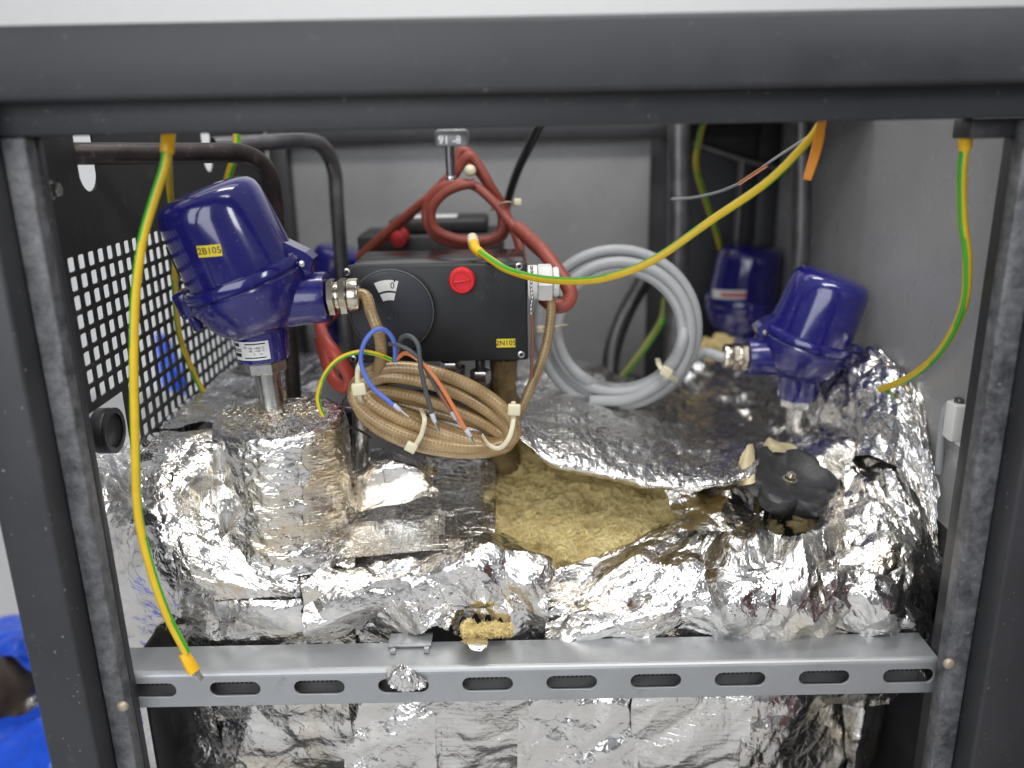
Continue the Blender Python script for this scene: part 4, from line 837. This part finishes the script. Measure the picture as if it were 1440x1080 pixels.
# hanging fitting at the top rail
hf = thing('hanging_fitting', 'stamped metal fitting with threaded stud hanging under the top rail', 'fitting', P(636, 200, .70))
f0 = P(612, 183, .69); f1 = P(660, 205, .69)
part('block', box(f0[0], f1[0], .682, .694, f1[2], .7965, .003), M['galv'], hf)
part('stud', cyl(P(632, 203, .688), P(634, 248, .688), .0035, 16), M['dsteel'], hf)
for k in range(9): 
    p = P(632+.2*k, 212+3.6*k, .688); part('thread', cyl(p, p-np.array([0, 0, .0008]), .0039, 14), M['dsteel'], hf)
part('stud_tip', cyl(P(634, 247, .688), P(634.3, 254, .688), .0041, 16, .0008), M['steel'], hf)
for s_, px, py in (('91', 624, 197), ('-8', 642, 197)):
    me = textmesh(s_, .0085, .0004); p = P(px, py, .6815); me.transform(at((p[0], .6815, p[2]))); part('stamped_digits', me, M['steel'], hf)
# grey coil
gc = thing('grey_cable_coil', 'tied coil of grey cable resting on the foil behind the flap', 'cable', P(868, 570, .92))
gpts = []
ns = 6
for i in range(ns*16+1):
    th = math.radians(150)-2*math.pi*i/16; kf = i/16; k = kf
    off = [0, 1.0, .35, -.4, .55, .1]; f_ = kf-int(kf); w = off[int(kf) % 6]*(1-f_)+off[(int(kf)+1) % 6]*f_
    R_ = 90+24*w; low = max(0, -math.sin(th)); 
    gpts.append(P(868+R_*math.cos(th)*1.02+3*w, 462-R_*math.sin(th)*.99+6*w*low, .905+.030*((kf*.37) % 1)-.006*math.cos(th)+.02*max(0, math.sin(th))))
part('coil', tube(gpts, .0064, 16, 5), M['grey_cable'], gc)
g2 = np.array(s2.matrix_world @ Vector((-.0905, -.0042, .052)))
part('tail', tube(PP([(830, 563, .905), (880, 562, .897), (920, 545, .895), (945, 525, .905), (965, 510, .925), (990, 496, .945)])+[g2+np.array([-.003, 0, -.001]), g2+np.array([.005, 0, 0])], .0060, 16, 8), M['grey_cable'], gc)
tie(gc, [(757, 462, .93), (765, 461, .885), (783, 459, .882), (796, 457, .92)], (760, 463, .885), .004, 0, .0024)
tie(gc, [(925, 505, .93), (928, 515, .895), (938, 527, .882), (952, 535, .90)], (937, 523, .880), .0058, 30, .0030)

# ================================================================== handwheel
hc = P(1112, 670, .775)
hw = thing('handwheel', 'black lobed handwheel with hex nut rising from the crumpled foil', 'handwheel', hc)
tl = Matrix.Translation(Vector(hc)) @ Matrix.Rotation(math.radians(20), 4, 'X') @ Matrix.Rotation(math.radians(4), 4, 'Y')
lob = lambda a: 1+.24*(abs(math.cos(3*a+.35))**.8-.62)
part('wheel', lathe([(.020, -.020), (.034, -.019), (.0405, -.016), (.0432, -.010), (.0434, -.003), (.0424, .001), (.0395, .0034), (.034, .003), (.024, -.0025), (.015, -.0045), (.0001, -.0045)], 120, tl, lobes=lob), M['rubber'], hw)
me = lathe([(.0072, 0), (.0072, .0012), (.004, .0012)], 24, tl @ Matrix.Translation((0, 0, -.0045)), True); part('washer', me, M['nickel'], hw)
me = lathe([(.0056, 0), (.0060, .001), (.0060, .0048), (.0054, .0056)], 6, tl @ Matrix.Translation((0, 0, -.0033))); part('nut', me, M['nickel'], hw)
me = lathe([(.003, 0), (.003, .0022), (.0024, .0028)], 16, tl @ Matrix.Translation((0, 0, .0022))); part('stud', me, M['nickel'], hw)
part('hub', lathe([(.017, -.032), (.018, -.022), (.018, -.019)], 30, tl), M['rubber'], hw)
part('stem', lathe([(.008, -.085), (.008, -.031)], 20, tl), M['steel'], hw)

M['backing'] = simple('cream_foil_backing', (.56, .47, .28), .8, var=.25, bump=.6, bscale=200)
for nm, g in (('upright torn foil edge with cream backing left of the handwheel', [[(1040, 642, .80), (1050, 626, .80), (1058, 624, .81)], [(1038, 660, .785), (1049, 650, .777), (1060, 648, .79)], [(1044, 684, .765), (1054, 682, .759), (1064, 674, .77)]]),
              ('curled cream backing of torn foil behind the handwheel', [[(1072, 622, .83), (1082, 612, .83), (1096, 618, .83), (1118, 626, .83)], [(1076, 632, .815), (1086, 624, .81), (1100, 629, .81), (1120, 634, .815)], [(1082, 640, .81), (1090, 636, .805), (1104, 638, .805), (1122, 642, .81)]])):
    o = tag(link('torn_backing', sheet(g, 40, 40, MED, 81+len(nm), edge=.003), M['backing']), nm, 'foil scrap')
# white clip and hose on the right
wc = thing('white_clip', 'small white plastic clip on the grey side panel', 'clip', P(1347, 620, .72))
cp = P(1347, 592, .725)
part('body', box(cp[0]-.008, cp[0]+.0045, .718, .735, P(1347, 618, .725)[2], P(1347, 567, .725)[2], .0018), M['white'], wc)
part('foot', box(cp[0]+.001, cp[0]+.0045, .719, .728, P(1350, 625, .725)[2], P(1350, 618, .725)[2]-.0003, .0006), M['white'], wc)
part('plug', cyl(P(1349, 567, .727), P(1350, 560, .727), .0045, 14, .001), M['dsteel'], wc)
wire('grey_hose', 'short grey hose hooked over behind the white clip', [(1347, 566, .735), (1336, 568, .738), (1328, 582, .74), (1324, 610, .742), (1320, 665, .745)], .0036, M['grey_cable'], 'hose')

# black round cap and things outside
kp = thing('rubber_buffer', 'round black rubber buffer beside the opening in the perforated panel', 'buffer', P(130, 610, .70))
k0 = P(126, 606, .70)
part('disc', cyl((XP-.006, k0[1], k0[2]), (XP+.006, k0[1], k0[2]), .020, 40, .002), M['rubber'], kp)
part('rim', lathe([(.015, .0125), (.020, .0125), (.020, .015), (.015, .015)], 40, align((XP-.006, k0[1], k0[2]), (1, k0[1], k0[2])), False), M['rubber'], kp)
# blue bag, brown casting and foil outside left
def bagsheet(rows, k): return sheet(rows, 70, 70, [(.10, .10, .4, 1.6), (.05, .16, 1.2, 2), (.02, .12, .3, 1.3)], k)
bg = bagsheet([[(-160, 905, 1.16), (-60, 890, 1.15), (20, 866, 1.14), (60, 870, 1.15), (110, 890, 1.16)], [(-160, 930, 1.08), (-60, 915, 1.07), (20, 892, 1.06), (50, 905, 1.06), (110, 925, 1.08)], [(-160, 960, 1.04), (-60, 940, 1.03), (10, 920, 1.02), (45, 942, 1.02), (110, 960, 1.04)]], 71)
tag(link('blue_sheet', bg, M['bag']), 'folded blue plastic sheet over the brown casting outside the cabinet', 'plastic sheet')
bg = bagsheet([[(-160, 1010, .97), (-60, 1015, .96), (20, 1012, .95), (60, 990, .94), (130, 985, .96)], [(-160, 1050, .90), (-60, 1045, .88), (20, 1040, .87), (70, 1030, .86), (130, 1030, .89)], [(-160, 1150, .81), (-60, 1150, .80), (20, 1150, .79), (80, 1150, .79), (140, 1150, .81)]], 73)
tag(link('blue_sheet', bg, M['bag']), 'crumpled blue plastic sheet bulging low outside the cabinet post', 'plastic sheet')
bw = thing('brown_casting', 'dark brown round casting between the blue plastic sheets', 'casting', P(0, 1000, 1.12))
b0 = P(-28, 985, 1.01); part('body', lathe([(.05, -.05), (.066, -.045), (.07, -.02), (.07, .05), (.062, .062), (.03, .066), (.001, .066)], 40, Matrix.Translation(Vector(b0)) @ Matrix.Rotation(math.radians(60), 4, 'X')), M['brown'], bw)
part('boss', lathe([(.02, .06), (.022, .075), (.012, .078), (.001, .078)], 30, Matrix.Translation(Vector(b0)) @ Matrix.Rotation(math.radians(60), 4, 'X')), M['steel'], bw)
foilthing('foil_crumple', sheet([[(10, 925, 1.10), (50, 915, 1.10), (110, 925, 1.12)], [(10, 975, 1.02), (50, 970, 1.02), (110, 975, 1.04)], [(10, 1030, .95), (50, 1020, .95), (110, 1020, .97)]], 50, 50, MED, 75), M['foil'], 'patch of wrinkled foil between the blue sheets outside the cabinet')
# things glimpsed through the perforations
bb = bagsheet([[(218, 468, 1.55), (232, 470, 1.55), (246, 482, 1.57)], [(220, 505, 1.5), (240, 515, 1.5), (262, 530, 1.52)], [(228, 545, 1.48), (245, 552, 1.48), (262, 556, 1.5)]], 77)
tag(link('blue_sheet', bb, M['bag']), 'blue plastic glimpsed through the small holes of the perforated panel', 'plastic sheet')
# door edge at the right
tag(link('door_edge', box(.475, .50, .36, .575, .0, .62, .006), M['doorred']), 'dark red door edge out of focus beside the cabinet post', 'door')
print('objects', len(bpy.data.objects), 'tris', sum(len(o.data.polygons)*2 for o in bpy.data.objects if o.type == 'MESH'))
